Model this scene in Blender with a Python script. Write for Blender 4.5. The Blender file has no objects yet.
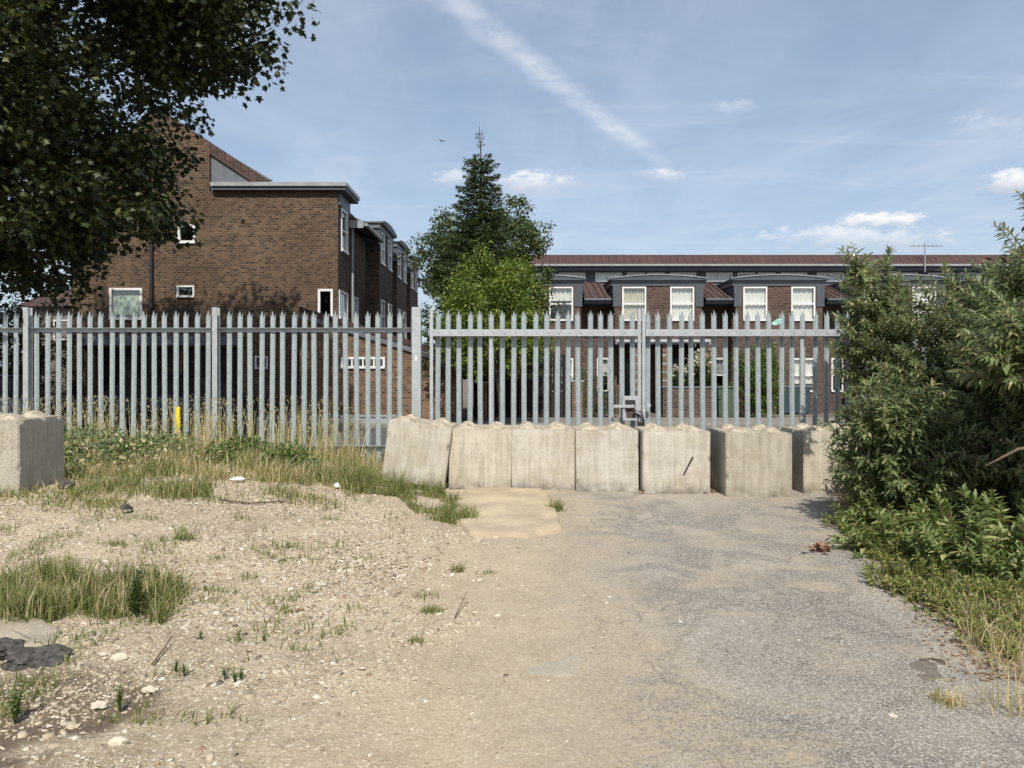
import bpy, math, random
import numpy as np
from mathutils import Vector, Matrix, noise as mnoise

random.seed(7); RNG = np.random.default_rng(7)
R = math.radians
scene = bpy.context.scene
COL = scene.collection

# ------------------------------------------------------------------ camera frame of reference
F = 744.0; HX = 512.0; HY = 370.0; CH = 1.6
def at(px, py, Y):
    return Vector(((px-HX)/F*Y, Y, CH+(HY-py)/F*Y))

# ------------------------------------------------------------------ node expression helper
class E:
    def __init__(s, nt, sock): s.nt, s.s = nt, sock
    def _b(s, op, *o, clamp=False):
        n = s.nt.nodes.new('ShaderNodeMath'); n.operation = op; n.use_clamp = clamp
        for i, v in enumerate((s,)+o):
            if isinstance(v, E): s.nt.links.new(v.s, n.inputs[i])
            else: n.inputs[i].default_value = v
        return E(s.nt, n.outputs[0])
    def __add__(s, o): return s._b('ADD', o)
    __radd__ = __add__
    def __sub__(s, o): return s._b('SUBTRACT', o)
    def __rsub__(s, o): return (s*-1.0)+o
    def __mul__(s, o): return s._b('MULTIPLY', o)
    __rmul__ = __mul__
    def __truediv__(s, o): return s._b('DIVIDE', o)
    def mx(s, o): return s._b('MAXIMUM', o)
    def mn(s, o): return s._b('MINIMUM', o)
    def abs(s): return s._b('ABSOLUTE')
    def pw(s, o): return s._b('POWER', o)
    def step(s, a, b):
        n = s.nt.nodes.new('ShaderNodeMapRange'); n.interpolation_type = 'SMOOTHSTEP'
        s.nt.links.new(s.s, n.inputs['Value'])
        n.inputs['From Min'].default_value = a; n.inputs['From Max'].default_value = b
        return E(s.nt, n.outputs[0])
def mixc(nt, f, a, b):
    n = nt.nodes.new('ShaderNodeMix'); n.data_type = 'RGBA'
    for k, v in ((0, f), (6, a), (7, b)):
        if isinstance(v, E): nt.links.new(v.s, n.inputs[k])
        elif hasattr(v, 'is_linked'): nt.links.new(v, n.inputs[k])
        elif k == 0: n.inputs[0].default_value = v
        else: n.inputs[k].default_value = (*v, 1) if len(v) == 3 else v
    return n.outputs[2]
def noise(nt, vec, scale, detail=4, rough=.55, dist=0):
    n = nt.nodes.new('ShaderNodeTexNoise')
    n.inputs['Scale'].default_value = scale; n.inputs['Detail'].default_value = detail
    n.inputs['Roughness'].default_value = rough; n.inputs['Distortion'].default_value = dist
    if vec is not None: nt.links.new(vec, n.inputs['Vector'])
    return E(nt, n.outputs['Fac'])
def vor(nt, vec, scale, feature='F1'):
    n = nt.nodes.new('ShaderNodeTexVoronoi'); n.feature = feature
    n.inputs['Scale'].default_value = scale
    if vec is not None: nt.links.new(vec, n.inputs['Vector'])
    return n
def mapping(nt, vec, scale=(1, 1, 1), rot=(0, 0, 0), loc=(0, 0, 0)):
    n = nt.nodes.new('ShaderNodeMapping'); nt.links.new(vec, n.inputs[0])
    n.inputs['Scale'].default_value = scale; n.inputs['Rotation'].default_value = rot; n.inputs['Location'].default_value = loc
    return n.outputs[0]
def newmat(name):
    m = bpy.data.materials.new(name); m.use_nodes = True
    nt = m.node_tree; b = nt.nodes['Principled BSDF']
    return m, nt, b
def coord(nt, which='Object'):
    return nt.nodes.new('ShaderNodeTexCoord').outputs[which]
def xyz(nt, vec):
    n = nt.nodes.new('ShaderNodeSeparateXYZ'); nt.links.new(vec, n.inputs[0])
    return [E(nt, o) for o in n.outputs]
def bump(nt, b, h, strength=.3, dist=.01):
    n = nt.nodes.new('ShaderNodeBump'); n.inputs['Strength'].default_value = strength
    n.inputs['Distance'].default_value = dist
    nt.links.new(h.s if isinstance(h, E) else h, n.inputs['Height']); nt.links.new(n.outputs[0], b.inputs['Normal'])

def simple(name, c1, c2=None, rough=.6, scale=3, metal=0, bumps=0, fine=0, spec=.4):
    m, nt, b = newmat(name); v = coord(nt)
    c2 = c2 or tuple(x*.75 for x in c1)
    f = noise(nt, v, scale, 6, .65)
    f = f.step(.3, .7)
    c = mixc(nt, f, c1, c2)
    if fine:
        c = mixc(nt, noise(nt, v, fine, 2).step(.35, .7)*.5, c, tuple(x*.5 for x in c1))
    nt.links.new(c, b.inputs['Base Color'])
    b.inputs['Roughness'].default_value = rough; b.inputs['Metallic'].default_value = metal
    b.inputs['Specular IOR Level'].default_value = spec
    if bumps: bump(nt, b, noise(nt, v, 40, 4), .4, bumps)
    return m

def brick(name, c1, c2, mortar, dark=.5, warm=None):
    m, nt, b = newmat(name); v = coord(nt); x, y, z = xyz(nt, v)
    cb = nt.nodes.new('ShaderNodeCombineXYZ'); nt.links.new((x+y).s, cb.inputs[0]); nt.links.new(z.s, cb.inputs[1])
    t = nt.nodes.new('ShaderNodeTexBrick'); nt.links.new(cb.outputs[0], t.inputs['Vector'])
    t.inputs['Scale'].default_value = 1; t.inputs['Brick Width'].default_value = .15; t.inputs['Row Height'].default_value = .075
    t.inputs['Mortar Size'].default_value = .011; t.inputs['Mortar Smooth'].default_value = .3; t.inputs['Bias'].default_value = -.05
    t.inputs['Color1'].default_value = (*c1, 1); t.inputs['Color2'].default_value = (*c2, 1); t.inputs['Mortar'].default_value = (*mortar, 1)
    # patches of paler and darker brickwork and soot
    f = noise(nt, v, .55, 5, .6).step(.35, .7)
    c = mixc(nt, f*.45, t.outputs['Color'], tuple(a*.4 for a in c1))
    st = noise(nt, mapping(nt, v, (2.2, 2.2, 13.333)), 2.0, 2).step(.5, .7)*noise(nt, v, .45, 4).step(.35, .6)*1.6
    c = mixc(nt, st*.3, c, warm or tuple(min(1, a*1.6) for a in c1))
    nt.links.new(c, b.inputs['Base Color']); b.inputs['Roughness'].default_value = .9
    b.inputs['Specular IOR Level'].default_value = .2
    bump(nt, b, E(nt, t.outputs['Fac'])*-1.0, .6, .01)
    return m

def tiles(name, c1, c2, w=.24, h=.3):
    m, nt, b = newmat(name); v = coord(nt); x, y, z = xyz(nt, v)
    cb = nt.nodes.new('ShaderNodeCombineXYZ'); nt.links.new(x.s, cb.inputs[0]); nt.links.new((y+z).s, cb.inputs[1])
    t = nt.nodes.new('ShaderNodeTexBrick'); nt.links.new(cb.outputs[0], t.inputs['Vector'])
    t.offset = 0
    t.inputs['Scale'].default_value = 1; t.inputs['Brick Width'].default_value = w; t.inputs['Row Height'].default_value = h
    t.inputs['Mortar Size'].default_value = .014
    t.inputs['Color1'].default_value = (*c1, 1); t.inputs['Color2'].default_value = (*c2, 1)
    t.inputs['Mortar'].default_value = (*[a*.35 for a in c1], 1)
    c = mixc(nt, noise(nt, v, 2.0, 5).step(.3, .7)*.5, t.outputs['Color'], tuple(a*.6 for a in c2))
    nt.links.new(c, b.inputs['Base Color']); b.inputs['Roughness'].default_value = .85
    bump(nt, b, E(nt, t.outputs['Fac'])*-1.0, .7, .02)
    return m

def leafmat(name, ca, cb_, cc=None, rough=.5, trans=.35, back=None):
    """leaf colour varies per leaf through the mesh attribute rnd"""
    m, nt, b = newmat(name)
    a = nt.nodes.new('ShaderNodeAttribute'); a.attribute_name = 'rnd'; f = E(nt, a.outputs['Fac'])
    c = mixc(nt, f.step(0, .8), ca, cb_)
    if cc: c = mixc(nt, f.step(.86, .89), c, cc)
    if back:
        g = nt.nodes.new('ShaderNodeNewGeometry'); c = mixc(nt, E(nt, g.outputs['Backfacing']), c, back)
    nt.links.new(c, b.inputs['Base Color']); b.inputs['Roughness'].default_value = rough
    b.inputs['Specular IOR Level'].default_value = .35
    t = nt.nodes.new('ShaderNodeBsdfTranslucent')
    c2 = mixc(nt, .5, c, (ca[0]*2.2+.01, ca[1]*2.2, ca[2]*.6)); nt.links.new(c2, t.inputs[0])
    mx = nt.nodes.new('ShaderNodeMixShader'); mx.inputs[0].default_value = trans
    nt.links.new(b.outputs[0], mx.inputs[1]); nt.links.new(t.outputs[0], mx.inputs[2])
    nt.links.new(mx.outputs[0], nt.nodes['Material Output'].inputs[0])
    return m

M = {}
M['brick'] = brick('dark brown brick', (.155, .095, .06), (.024, .016, .014), (.16, .132, .10), warm=(.27, .175, .105))
M['brick_terrace'] = brick('red brown brick', (.14, .085, .066), (.035, .024, .022), (.15, .125, .105), warm=(.17, .11, .085))
M['brick_warm'] = brick('orange brown brick', (.23, .135, .085), (.06, .038, .03), (.21, .17, .13), warm=(.28, .18, .11))
M['tile_roof'] = tiles('brown roof tile', (.115, .065, .052), (.07, .045, .04))
M['tile_red'] = tiles('red vertical tile', (.085, .042, .035), (.062, .034, .03), .3, .5)
M['grey_clad'] = simple('dark grey cladding', (.085, .10, .115), (.06, .072, .085), .55)
M['grey_light'] = simple('light grey trim', (.34, .36, .37), (.26, .28, .29), .5)
M['grey_mid'] = simple('grey fascia', (.15, .165, .18), (.11, .125, .14), .5)
M['white'] = simple('white window paint', (.78, .78, .76), (.68, .68, .66), .4)
M['curtain'] = simple('net curtain', (.84, .84, .81), (.74, .74, .70), .9, 6)
M['curtain_grey'] = simple('grey curtain', (.50, .51, .50), (.38, .39, .38), .9, 6)
M['curtain_cream'] = simple('cream curtain', (.66, .62, .52), (.52, .49, .41), .9, 6)
M['blind'] = simple('pale green blind', (.50, .60, .48), (.44, .54, .43), .8, 2)
M['black'] = simple('black', (.012, .012, .013), (.008, .008, .009), .6)
M['steel'] = simple('galvanised steel', (.43, .48, .485), (.32, .37, .38), .5, 9, .1, 0, 60)
M['steel_rail'] = simple('galvanised rail', (.47, .50, .505), (.36, .39, .40), .5, 9, .1, 0, 70)
M['dark_metal'] = simple('black iron', (.02, .02, .022), (.03, .028, .026), .5)
M['rust'] = simple('rusty plate', (.12, .07, .05), (.05, .035, .03), .8, 20)
M['shade_wood'] = simple('near black shade boards', (.012, .011, .010), (.008, .008, .007), .8, 5)  # near black, standing for the shade under the trees
M['bark'] = simple('bark', (.06, .05, .04), (.035, .03, .025), .9, 12, 0, .01)
M['twig'] = simple('twig', (.16, .11, .07), (.10, .07, .05), .85, 12)
M['yellow'] = simple('yellow paint', (.75, .62, .05), (.65, .52, .04), .6)
M['litter'] = simple('white litter', (.8, .8, .8), (.7, .7, .7), .6)
M['teal'] = simple('teal plastic', (.12, .42, .36), (.55, .7, .66), .5, 60)
M['rock_dark'] = simple('black broken tarmac', (.13, .12, .11), (.022, .021, .02), .9, 30, 0, .03, 70, .15)
M['paint_car'] = simple('dark blue car paint', (.016, .02, .03), (.014, .018, .026), .15, 1, .2)
M['paint_silver'] = simple('silver car paint', (.16, .165, .17), (.13, .135, .14), .3, 1, .5)
M['rubber'] = simple('tyre rubber', (.015, .015, .015), (.02, .02, .02), .85)
M['lamp'] = simple('headlamp glass', (.6, .6, .6), (.5, .5, .5), .1)
M['plane'] = simple('aircraft grey', (.10, .11, .13), (.09, .10, .12), .5)
M['cover'] = simple('dirty cover', (.21, .18, .14), (.12, .10, .08), .85, 18, 0, .006, 80)
M['dirt_dark'] = simple('dark gritty dirt', (.17, .14, .105), (.085, .065, .05), .95, 14, 0, .006, 60, .15)
M['bin'] = simple('dull green plastic', (.07, .11, .07), (.06, .09, .06), .5)
M['door'] = simple('dark teal door', (.035, .06, .075), (.03, .05, .065), .4)

def glass():
    m, nt, b = newmat('window glass')
    tr = nt.nodes.new('ShaderNodeBsdfTransparent'); tr.inputs[0].default_value = (.95, .96, .95, 1)
    gl = nt.nodes.new('ShaderNodeBsdfGlossy'); gl.inputs['Roughness'].default_value = .03
    fr = nt.nodes.new('ShaderNodeLayerWeight'); fr.inputs[0].default_value = .5
    f = E(nt, fr.outputs['Facing']).pw(4.0)*.6+.09
    mx = nt.nodes.new('ShaderNodeMixShader'); nt.links.new(f.s, mx.inputs[0])
    nt.links.new(tr.outputs[0], mx.inputs[1]); nt.links.new(gl.outputs[0], mx.inputs[2])
    nt.links.new(mx.outputs[0], nt.nodes['Material Output'].inputs[0])
    return m
M['glass'] = glass()

def concrete(name, c, dirt, bs=.7):
    m, nt, b = newmat(name); v = coord(nt); x, y, z = xyz(nt, v)
    oi = nt.nodes.new('ShaderNodeObjectInfo')
    add = nt.nodes.new('ShaderNodeVectorMath'); add.operation = 'ADD'
    cb = nt.nodes.new('ShaderNodeCombineXYZ'); nt.links.new((E(nt, oi.outputs['Random'])*37).s, cb.inputs[0])
    nt.links.new(v, add.inputs[0]); nt.links.new(cb.outputs[0], add.inputs[1]); vv = add.outputs[0]
    rn = E(nt, oi.outputs['Random']); grey = sum(c)/3
    cvar = mixc(nt, rn*.75, c, (grey*1.02, grey*.99, grey*.92)); dvar = mixc(nt, rn*.75, tuple(a*.6 for a in c), (grey*.6, grey*.57, grey*.5))
    streak = noise(nt, mapping(nt, vv, (9, 9, .9)), 2.2, 6, .6).step(.38, .75)
    blot = noise(nt, vv, 3.2, 7, .65).step(.4, .72)
    pit = noise(nt, vv, 80, 3, .6).step(.57, .66)
    board = noise(nt, mapping(nt, vv, (.6, .6, 14)), 1.3, 2).step(.5, .65)
    c0 = mixc(nt, streak*.75, cvar, dvar)
    c0 = mixc(nt, board*.15, c0, tuple(min(1, a*1.25) for a in c))
    c0 = mixc(nt, blot*.5, c0, tuple(a*f for a, f in zip(c, (.62, .56, .46))))
    c0 = mixc(nt, noise(nt, vv, 28, 5, .7).step(.52, .7)*.4, c0, tuple(a*.5 for a in c))
    c0 = mixc(nt, pit*.6, c0, tuple(a*.35 for a in c))
    # darker towards the foot, weathered sandy top
    foot = (z*-1.0).step(-.22, 0.0)*noise(nt, vv, 8, 4).step(.25, .7)
    c0 = mixc(nt, foot*.75, c0, dirt)
    g = nt.nodes.new('ShaderNodeNewGeometry'); up = xyz(nt, g.outputs['Normal'])[2].step(.45, .8)
    topc = mixc(nt, noise(nt, vv, 14, 5, .7).step(.35, .7), (.50, .44, .34), (.20, .165, .12))
    c0 = mixc(nt, up*.9, c0, topc)
    nt.links.new(c0, b.inputs['Base Color']); b.inputs['Roughness'].default_value = .92
    b.inputs['Specular IOR Level'].default_value = .2
    h = noise(nt, vv, 55, 6, .7)*.5+noise(nt, vv, 7, 3)*.5-pit*.25
    bump(nt, b, h, bs, .012)
    return m
M['conc'] = concrete('beige cast concrete', (.56, .51, .415), (.11, .095, .075))
M['conc_grey'] = concrete('grey cast concrete', (.47, .43, .35), (.11, .095, .075))
M['conc_slab'] = simple('sandy concrete', (.55, .455, .31), (.36, .295, .21), .92, 2.2, 0, .003, 75, .2)

# ------------------------------------------------------------------ object helpers
class MB:
    def __init__(s): s.v, s.f, s.m = [], [], []
    def add(s, vs, fs, mi=0):
        k = len(s.v); s.v += [tuple(a) for a in vs]; s.f += [tuple(i+k for i in f) for f in fs]; s.m += [mi]*len(fs)
    def box(s, x0, x1, y0, y1, z0, z1, mi=0):
        s.add([(x0, y0, z0), (x1, y0, z0), (x1, y1, z0), (x0, y1, z0), (x0, y0, z1), (x1, y0, z1), (x1, y1, z1), (x0, y1, z1)],
              [(0, 3, 2, 1), (4, 5, 6, 7), (0, 1, 5, 4), (1, 2, 6, 5), (2, 3, 7, 6), (3, 0, 4, 7)], mi); return s
    def prism(s, poly, a0, a1, axis='y', mi=0):
        """extrude a polygon (u,v) along axis"""
        n = len(poly)
        def P(u, v, a): return {'y': (u, a, v), 'x': (a, u, v), 'z': (u, v, a)}[axis]
        vs = [P(u, v, a0) for u, v in poly]+[P(u, v, a1) for u, v in poly]
        fs = [tuple(range(n)), tuple(range(2*n-1, n-1, -1))]+[(i, i+n, (i+1) % n+n, (i+1) % n) for i in range(n)]
        s.add(vs, fs, mi); return s
    def tube(s, pts, rad, n=6, mi=0):
        pts = [Vector(p) for p in pts]; rad = rad if hasattr(rad, '__len__') else [rad]*len(pts)
        vs, fs = [], []
        for i, p in enumerate(pts):
            d = (pts[min(i+1, len(pts)-1)]-pts[max(i-1, 0)]).normalized()
            a = d.orthogonal().normalized() if abs(d.z) < .9 else d.cross(Vector((1, 0, 0))).normalized()
            c = d.cross(a)
            for k in range(n):
                t = 2*math.pi*k/n; vs.append(p+(a*math.cos(t)+c*math.sin(t))*rad[i])
        for i in range(len(pts)-1):
            for k in range(n):
                fs.append((i*n+k, i*n+(k+1) % n, (i+1)*n+(k+1) % n, (i+1)*n+k))
        fs += [tuple(range(n-1, -1, -1)), tuple((len(pts)-1)*n+k for k in range(n))]
        s.add(vs, fs, mi); return s
    def mesh(s, name, mats, smooth=False):
        me = bpy.data.meshes.new(name); me.from_pydata(s.v, [], s.f)
        for m in (mats if isinstance(mats, (list, tuple)) else [mats]): me.materials.append(m)
        me.polygons.foreach_set('material_index', s.m)
        me.validate(); me.update()
        import bmesh
        bm = bmesh.new(); bm.from_mesh(me); bmesh.ops.recalc_face_normals(bm, faces=bm.faces); bm.to_mesh(me); bm.free()
        if smooth: me.shade_smooth()
        return me
    def build(s, name, mats, parent=None, smooth=False, bevel=0, loc=None):
        o = bpy.data.objects.new(name, s.mesh(name, mats, smooth)); COL.objects.link(o)
        if parent: o.parent = parent
        if loc: o.location = loc
        if bevel:
            b = o.modifiers.new('bevel', 'BEVEL'); b.width = bevel; b.segments = 2; b.limit_method = 'ANGLE'
        return o

def tag(o, label, cat=None, group=None, kind=None):
    if label: o['label'] = label
    if cat: o['category'] = cat
    if group: o['group'] = group
    if kind: o['kind'] = kind
    return o
def empty(name, loc=(0, 0, 0), rz=0):
    o = bpy.data.objects.new(name, None); COL.objects.link(o); o.location = loc; o.rotation_euler[2] = rz
    o.empty_display_size = .2; return o
def link_copy(me_obj, parent, loc, rot=(0, 0, 0), scale=(1, 1, 1)):
    c = me_obj.copy(); COL.objects.link(c); c.parent = parent; c.location = loc; c.rotation_euler = rot; c.scale = scale
    return c

def fast_mesh(name, V, T, mat, rnd=None, parent=None, smooth=False, mi=None):
    V = np.asarray(V, dtype=np.float32).reshape(-1, 3); T = np.asarray(T, dtype=np.int32).reshape(-1, 3)
    me = bpy.data.meshes.new(name); me.vertices.add(len(V)); me.vertices.foreach_set('co', V.ravel())
    me.loops.add(T.size); me.loops.foreach_set('vertex_index', T.ravel())
    me.polygons.add(len(T)); me.polygons.foreach_set('loop_start', np.arange(0, T.size, 3, dtype=np.int32))
    me.polygons.foreach_set('loop_total', np.full(len(T), 3, dtype=np.int32))
    for m in (mat if isinstance(mat, list) else [mat]): me.materials.append(m)
    if mi is not None: me.polygons.foreach_set('material_index', np.asarray(mi, dtype=np.int32))
    me.update(calc_edges=True)
    if rnd is not None:
        a = me.attributes.new('rnd', 'FLOAT', 'POINT'); a.data.foreach_set('value', np.asarray(rnd, dtype=np.float32))
    if smooth: me.shade_smooth()
    o = bpy.data.objects.new(name, me); COL.objects.link(o)
    if parent: o.parent = parent
    return o

def nrmz(a): return a/np.maximum(np.linalg.norm(a, axis=-1, keepdims=True), 1e-9)
LANCE = (np.array([(0, 0, 0), (-.5, .38, .10), (0, .45, -.02), (.5, .38, .10), (-.25, .75, .0), (.25, .75, .0), (0, 1, -.12)], float),
         [(0, 2, 1), (0, 3, 2), (1, 2, 4), (2, 3, 5), (4, 2, 6), (2, 5, 6)])
OVAL = (np.array([(0, 0, 0), (-.5, .5, .12), (0, .5, 0), (.5, .5, .12), (0, 1, -.1)], float),
        [(0, 2, 1), (0, 3, 2), (1, 2, 4), (2, 3, 4)])
_a = [(0, 0), (.42, .02), (.28, .28), (.62, .5), (.28, .56), (0, 1.0), (-.28, .56), (-.62, .5), (-.28, .28), (-.42, .02)]
MAPLE = (np.array([(0, .32, .06)]+[(x, y, -.08*(abs(x)+abs(y-.4))) for x, y in _a], float),
         [(0, i, i % 10+1) for i in range(1, 11)])
def leaves(P, D, N, L, W, T):
    """P origins, D axis, N up normal, L, W sizes -> verts, tris"""
    D = nrmz(D); S = nrmz(np.cross(D, N)); N = np.cross(S, D); tv, tf = T; k = len(tv)
    V = (P[:, None, :]+S[:, None, :]*(tv[:, 0][None, :, None]*W[:, None, None])
         + D[:, None, :]*(tv[:, 1][None, :, None]*L[:, None, None])+N[:, None, :]*(tv[:, 2][None, :, None]*L[:, None, None]))
    F_ = (np.arange(len(P))[:, None, None]*k+np.array(tf)[None, :, :])
    return V.reshape(-1, 3), F_.reshape(-1, 3), k
def leaf_object(name, P, D, N, L, W, T, mat, parent=None, rnd=None):
    n = len(P); rnd = RNG.random(n) if rnd is None else rnd
    V, Fc, k = leaves(P, D, N, L, W, T)
    return fast_mesh(name, V, Fc, mat, np.repeat(rnd, k), parent)
def rdir(n):
    return nrmz(RNG.normal(size=(n, 3)))

# ------------------------------------------------------------------ terrain
def sm(a, b, x):
    t = np.clip((x-a)/(b-a), 0, 1); return t*t*(3-2*t)
def H(x, y):
    """ground height"""
    x = np.asarray(x, float); y = np.asarray(y, float)
    left = sm(.35, 3.7, -x)
    yy = sm(3.0, 8.5, y)*(1-sm(11.8, 14.5, y))
    h = left*yy*.345+left*(1-sm(3, 8, y))*.04
    # verge under the shrubs
    h = h+sm(3.0, 4.6, x-.12*np.maximum(0, y-5))*.10*(1-sm(11.5, 14, y))
    h = h+.025*np.sin(x*1.7+.6)*np.sin(y*1.3+1)*sm(-.2, 1.5, -x)*(1-sm(11, 13, y))
    return h
def Hz(x, y): return float(H(x, y))

gx = np.concatenate([-np.geomspace(600, 9.2, 26), np.arange(-9, 9.01, .055), np.geomspace(9.2, 600, 26)])
gy = np.concatenate([-np.geomspace(300, 1, 14), np.arange(-.8, 1.5, .3), np.arange(1.6, 15.01, .055), np.geomspace(15.3, 1500, 34)])
GX, GY = np.meshgrid(gx, gy); GZ = H(GX, GY)
near = (GX > -9) & (GX < 9) & (GY > 1.5) & (GY < 15)
jit = np.array([mnoise.fractal(Vector((a*1.6, b*1.6, 0)), .8, 2, 4) if k else 0 for a, b, k in zip(GX.ravel(), GY.ravel(), near.ravel())]).reshape(GX.shape)
rough_w = sm(-.1, 1.2, -GX)*.8+.12
GZ = GZ+jit*.022*rough_w*near
def HJ(x, y):
    return np.array([Hz(a, b)+mnoise.fractal(Vector((a*1.6, b*1.6, 0)), .8, 2, 4)*.022*(float(sm(-.1, 1.2, -a))*.8+.12)
                     for a, b in zip(np.atleast_1d(x), np.atleast_1d(y))])
nx, ny = len(gx), len(gy)
V = np.stack([GX, GY, GZ], -1).reshape(-1, 3)
i, j = np.meshgrid(np.arange(nx-1), np.arange(ny-1)); a = (j*nx+i).ravel()
T = np.concatenate([np.stack([a, a+1, a+nx+1], 1), np.stack([a, a+nx+1, a+nx], 1)])

def dirt_colour(nt, v, x, y):
    big = noise(nt, v, .9, 6, .6)
    c = mixc(nt, big.step(.35, .68), (.52, .43, .305), (.36, .295, .205))
    c = mixc(nt, noise(nt, v, 3.3, 6, .7).step(.42, .72)*.7, c, (.24, .185, .125))
    c = mixc(nt, noise(nt, v, 22, 5, .75).step(.5, .66)*.6*(1.0-x.step(-1.2, .2)*.7), c, (.15, .115, .08))
    # small pebbles, every cell a stone of its own shade
    for sc, amt in ((48, .75), (95, .65)):
        vn = vor(nt, v, sc); cx = xyz(nt, vn.outputs['Color'])
        d = E(nt, vn.outputs['Distance'])
        st = mixc(nt, cx[0].pw(1.5), (.20, .155, .105), (.80, .73, .60))
        c = mixc(nt, d.step(.55, .35)*amt*cx[1].step(.3, .6), c, st)
    return c, big
def ground_material():
    m, nt, b = newmat('gravelly dirt'); v = coord(nt); x, y, z = xyz(nt, v)
    c, big = dirt_colour(nt, v, x, y)
    # sandier strip beside the tarmac
    sand = (x+noise(nt, v, 1.1, 4)*1.6).step(-.6, .5)
    c = mixc(nt, sand*.55, c, mixc(nt, noise(nt, v, 60, 3).step(.3, .7), (.50, .415, .295), (.36, .30, .21)))
    # damp dark soil in the near left corner, leaf mould under shrubs
    dk = ((x+1.75)*-1.0+noise(nt, v, 2.4, 5)*1.6-.8).step(-.15, .35)*((y*-1.0)+4.0).step(-.1, .4)
    c = mixc(nt, dk*.8, c, (.075, .052, .035))
    mould = (x-(y*.27)-1.35+noise(nt, v, 3, 4)*.7).step(0, .7)*(y*-1.0).step(-11.5, -11.0)
    c = mixc(nt, mould*.85*y.step(3.0, 4.0), c, mixc(nt, noise(nt, v, 30, 4).step(.4, .6), (.10, .065, .04), (.25, .18, .10)))
    # far: street side brownish
    far = y.step(11.8, 12.6)
    c = mixc(nt, far, c, mixc(nt, noise(nt, v, .7, 5).step(.3, .7), (.20, .165, .13), (.13, .11, .09)))
    nt.links.new(c, b.inputs['Base Color']); b.inputs['Roughness'].default_value = .95; b.inputs['Specular IOR Level'].default_value = .15
    v1 = E(nt, vor(nt, v, 48).outputs['Distance']); v2 = E(nt, vor(nt, v, 95).outputs['Distance'])
    bump(nt, b, (v1*-1.0)*.25+noise(nt, v, 40, 6, .75), .6, .02)
    return m
M['ground'] = ground_material()
g = fast_mesh('ground', V, T, M['ground'], smooth=True); tag(g, None, None, kind='structure')

def tarmac_material():
    m, nt, b = newmat('worn tarmac'); v = coord(nt); x, y, z = xyz(nt, v)
    n1 = noise(nt, v, .8, 6, .62); n2 = noise(nt, mapping(nt, v, (1, .55, 1)), 1.7, 6, .65, 1.2)
    c = mixc(nt, n1.step(.35, .65), (.35, .305, .245), (.19, .17, .145))
    c = mixc(nt, n2.step(.47, .56)*.75, c, (.115, .107, .098))
    # stone in the tarmac
    for sc, amt in ((85, .7), (150, .6)):
        vn = vor(nt, v, sc); cx = xyz(nt, vn.outputs['Color'])
        st = mixc(nt, cx[0].pw(1.3), (.06, .056, .052), (.74, .69, .61))
        c = mixc(nt, E(nt, vn.outputs['Distance']).step(.6, .35)*amt, c, st)
    # dusty sand drifts: thick along the left edge, patches elsewhere
    edge = (x*-1.0+noise(nt, v, 1.3, 6, .65)*2.6).step(.0, .95)
    patch = noise(nt, mapping(nt, v, (.8, 1.6, 1), (0, 0, .3)), 1.05, 6, .65, .6).step(.46, .60)
    near = noise(nt, v, 2.3, 5).step(.35, .75)
    dust = (edge+patch*1.0*near+.1).mn(1.0)*noise(nt, v, 38, 4, .7).step(.25, .6)
    d = mixc(nt, noise(nt, v, 70, 3).step(.3, .7), (.50, .415, .295), (.34, .285, .205))
    c = mixc(nt, dust*.85, c, d)
    dc, _b = dirt_colour(nt, v, x, y); dc = mixc(nt, .5, dc, d)
    c = mixc(nt, (x*-1.0+noise(nt, v, 1.7, 6, .7)*1.5).step(.15, .75), c, dc)
    # cracks, warped so they wander
    va = nt.nodes.new('ShaderNodeVectorMath'); va.operation = 'ADD'
    nn_ = nt.nodes.new('ShaderNodeTexNoise'); nn_.inputs['Scale'].default_value = 2.5; nn_.inputs['Detail'].default_value = 6; nt.links.new(v, nn_.inputs['Vector'])
    vs_ = nt.nodes.new('ShaderNodeVectorMath'); vs_.operation = 'SCALE'; vs_.inputs['Scale'].default_value = .55; nt.links.new(nn_.outputs['Color'], vs_.inputs[0])
    nt.links.new(v, va.inputs[0]); nt.links.new(vs_.outputs[0], va.inputs[1])
    cr = E(nt, vor(nt, va.outputs[0], .8, 'DISTANCE_TO_EDGE').outputs['Distance'])
    crm = (1.0-cr.step(.003, .010))*noise(nt, v, 1.1, 2).step(.47, .56)
    c = mixc(nt, crm*.38*x.step(.3, .9), c, (.08, .07, .06))
    nt.links.new(c, b.inputs['Base Color']); b.inputs['Roughness'].default_value = .9; b.inputs['Specular IOR Level'].default_value = .25
    bump(nt, b, noise(nt, v, 60, 6, .8)+noise(nt, v, 12, 5)*.5+n2.step(.52, .56)*-.3, .7, .012)
    return m
M['tarmac'] = tarmac_material()
# tarmac drive: a sheet 6 mm over the ground with a ragged left edge
tx = np.linspace(0, 1, 110); ty = np.arange(-6, 11.01, .09)
TX = np.zeros((len(ty), len(tx))); TY = np.zeros_like(TX)
for r_, yv in enumerate(ty):
    xl = -.32+.16*mnoise.fractal(Vector((3.1, yv*1.1, 0)), .7, 2, 5)
    xl = xl if yv < 7.2 else xl+.0
    xr = 2.62+.27*max(0, yv-3.8)+.6*max(0, 3.3-yv)+.2*mnoise.fractal(Vector((9.7, yv*.9, 0)), .7, 2, 5)
    TX[r_] = xl+(xr-xl)*tx; TY[r_] = yv
TZ = H(TX, TY)+np.array([mnoise.fractal(Vector((a*1.6, b*1.6, 0)), .8, 2, 4) for a, b in zip(TX.ravel(), TY.ravel())]).reshape(TX.shape)*.022*(sm(-.1, 1.2, -TX)*.8+.12)
ew = np.minimum(1, np.minimum(tx, 1-tx)*40)[None, :]
TZ = TZ-.02+.027*ew
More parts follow.
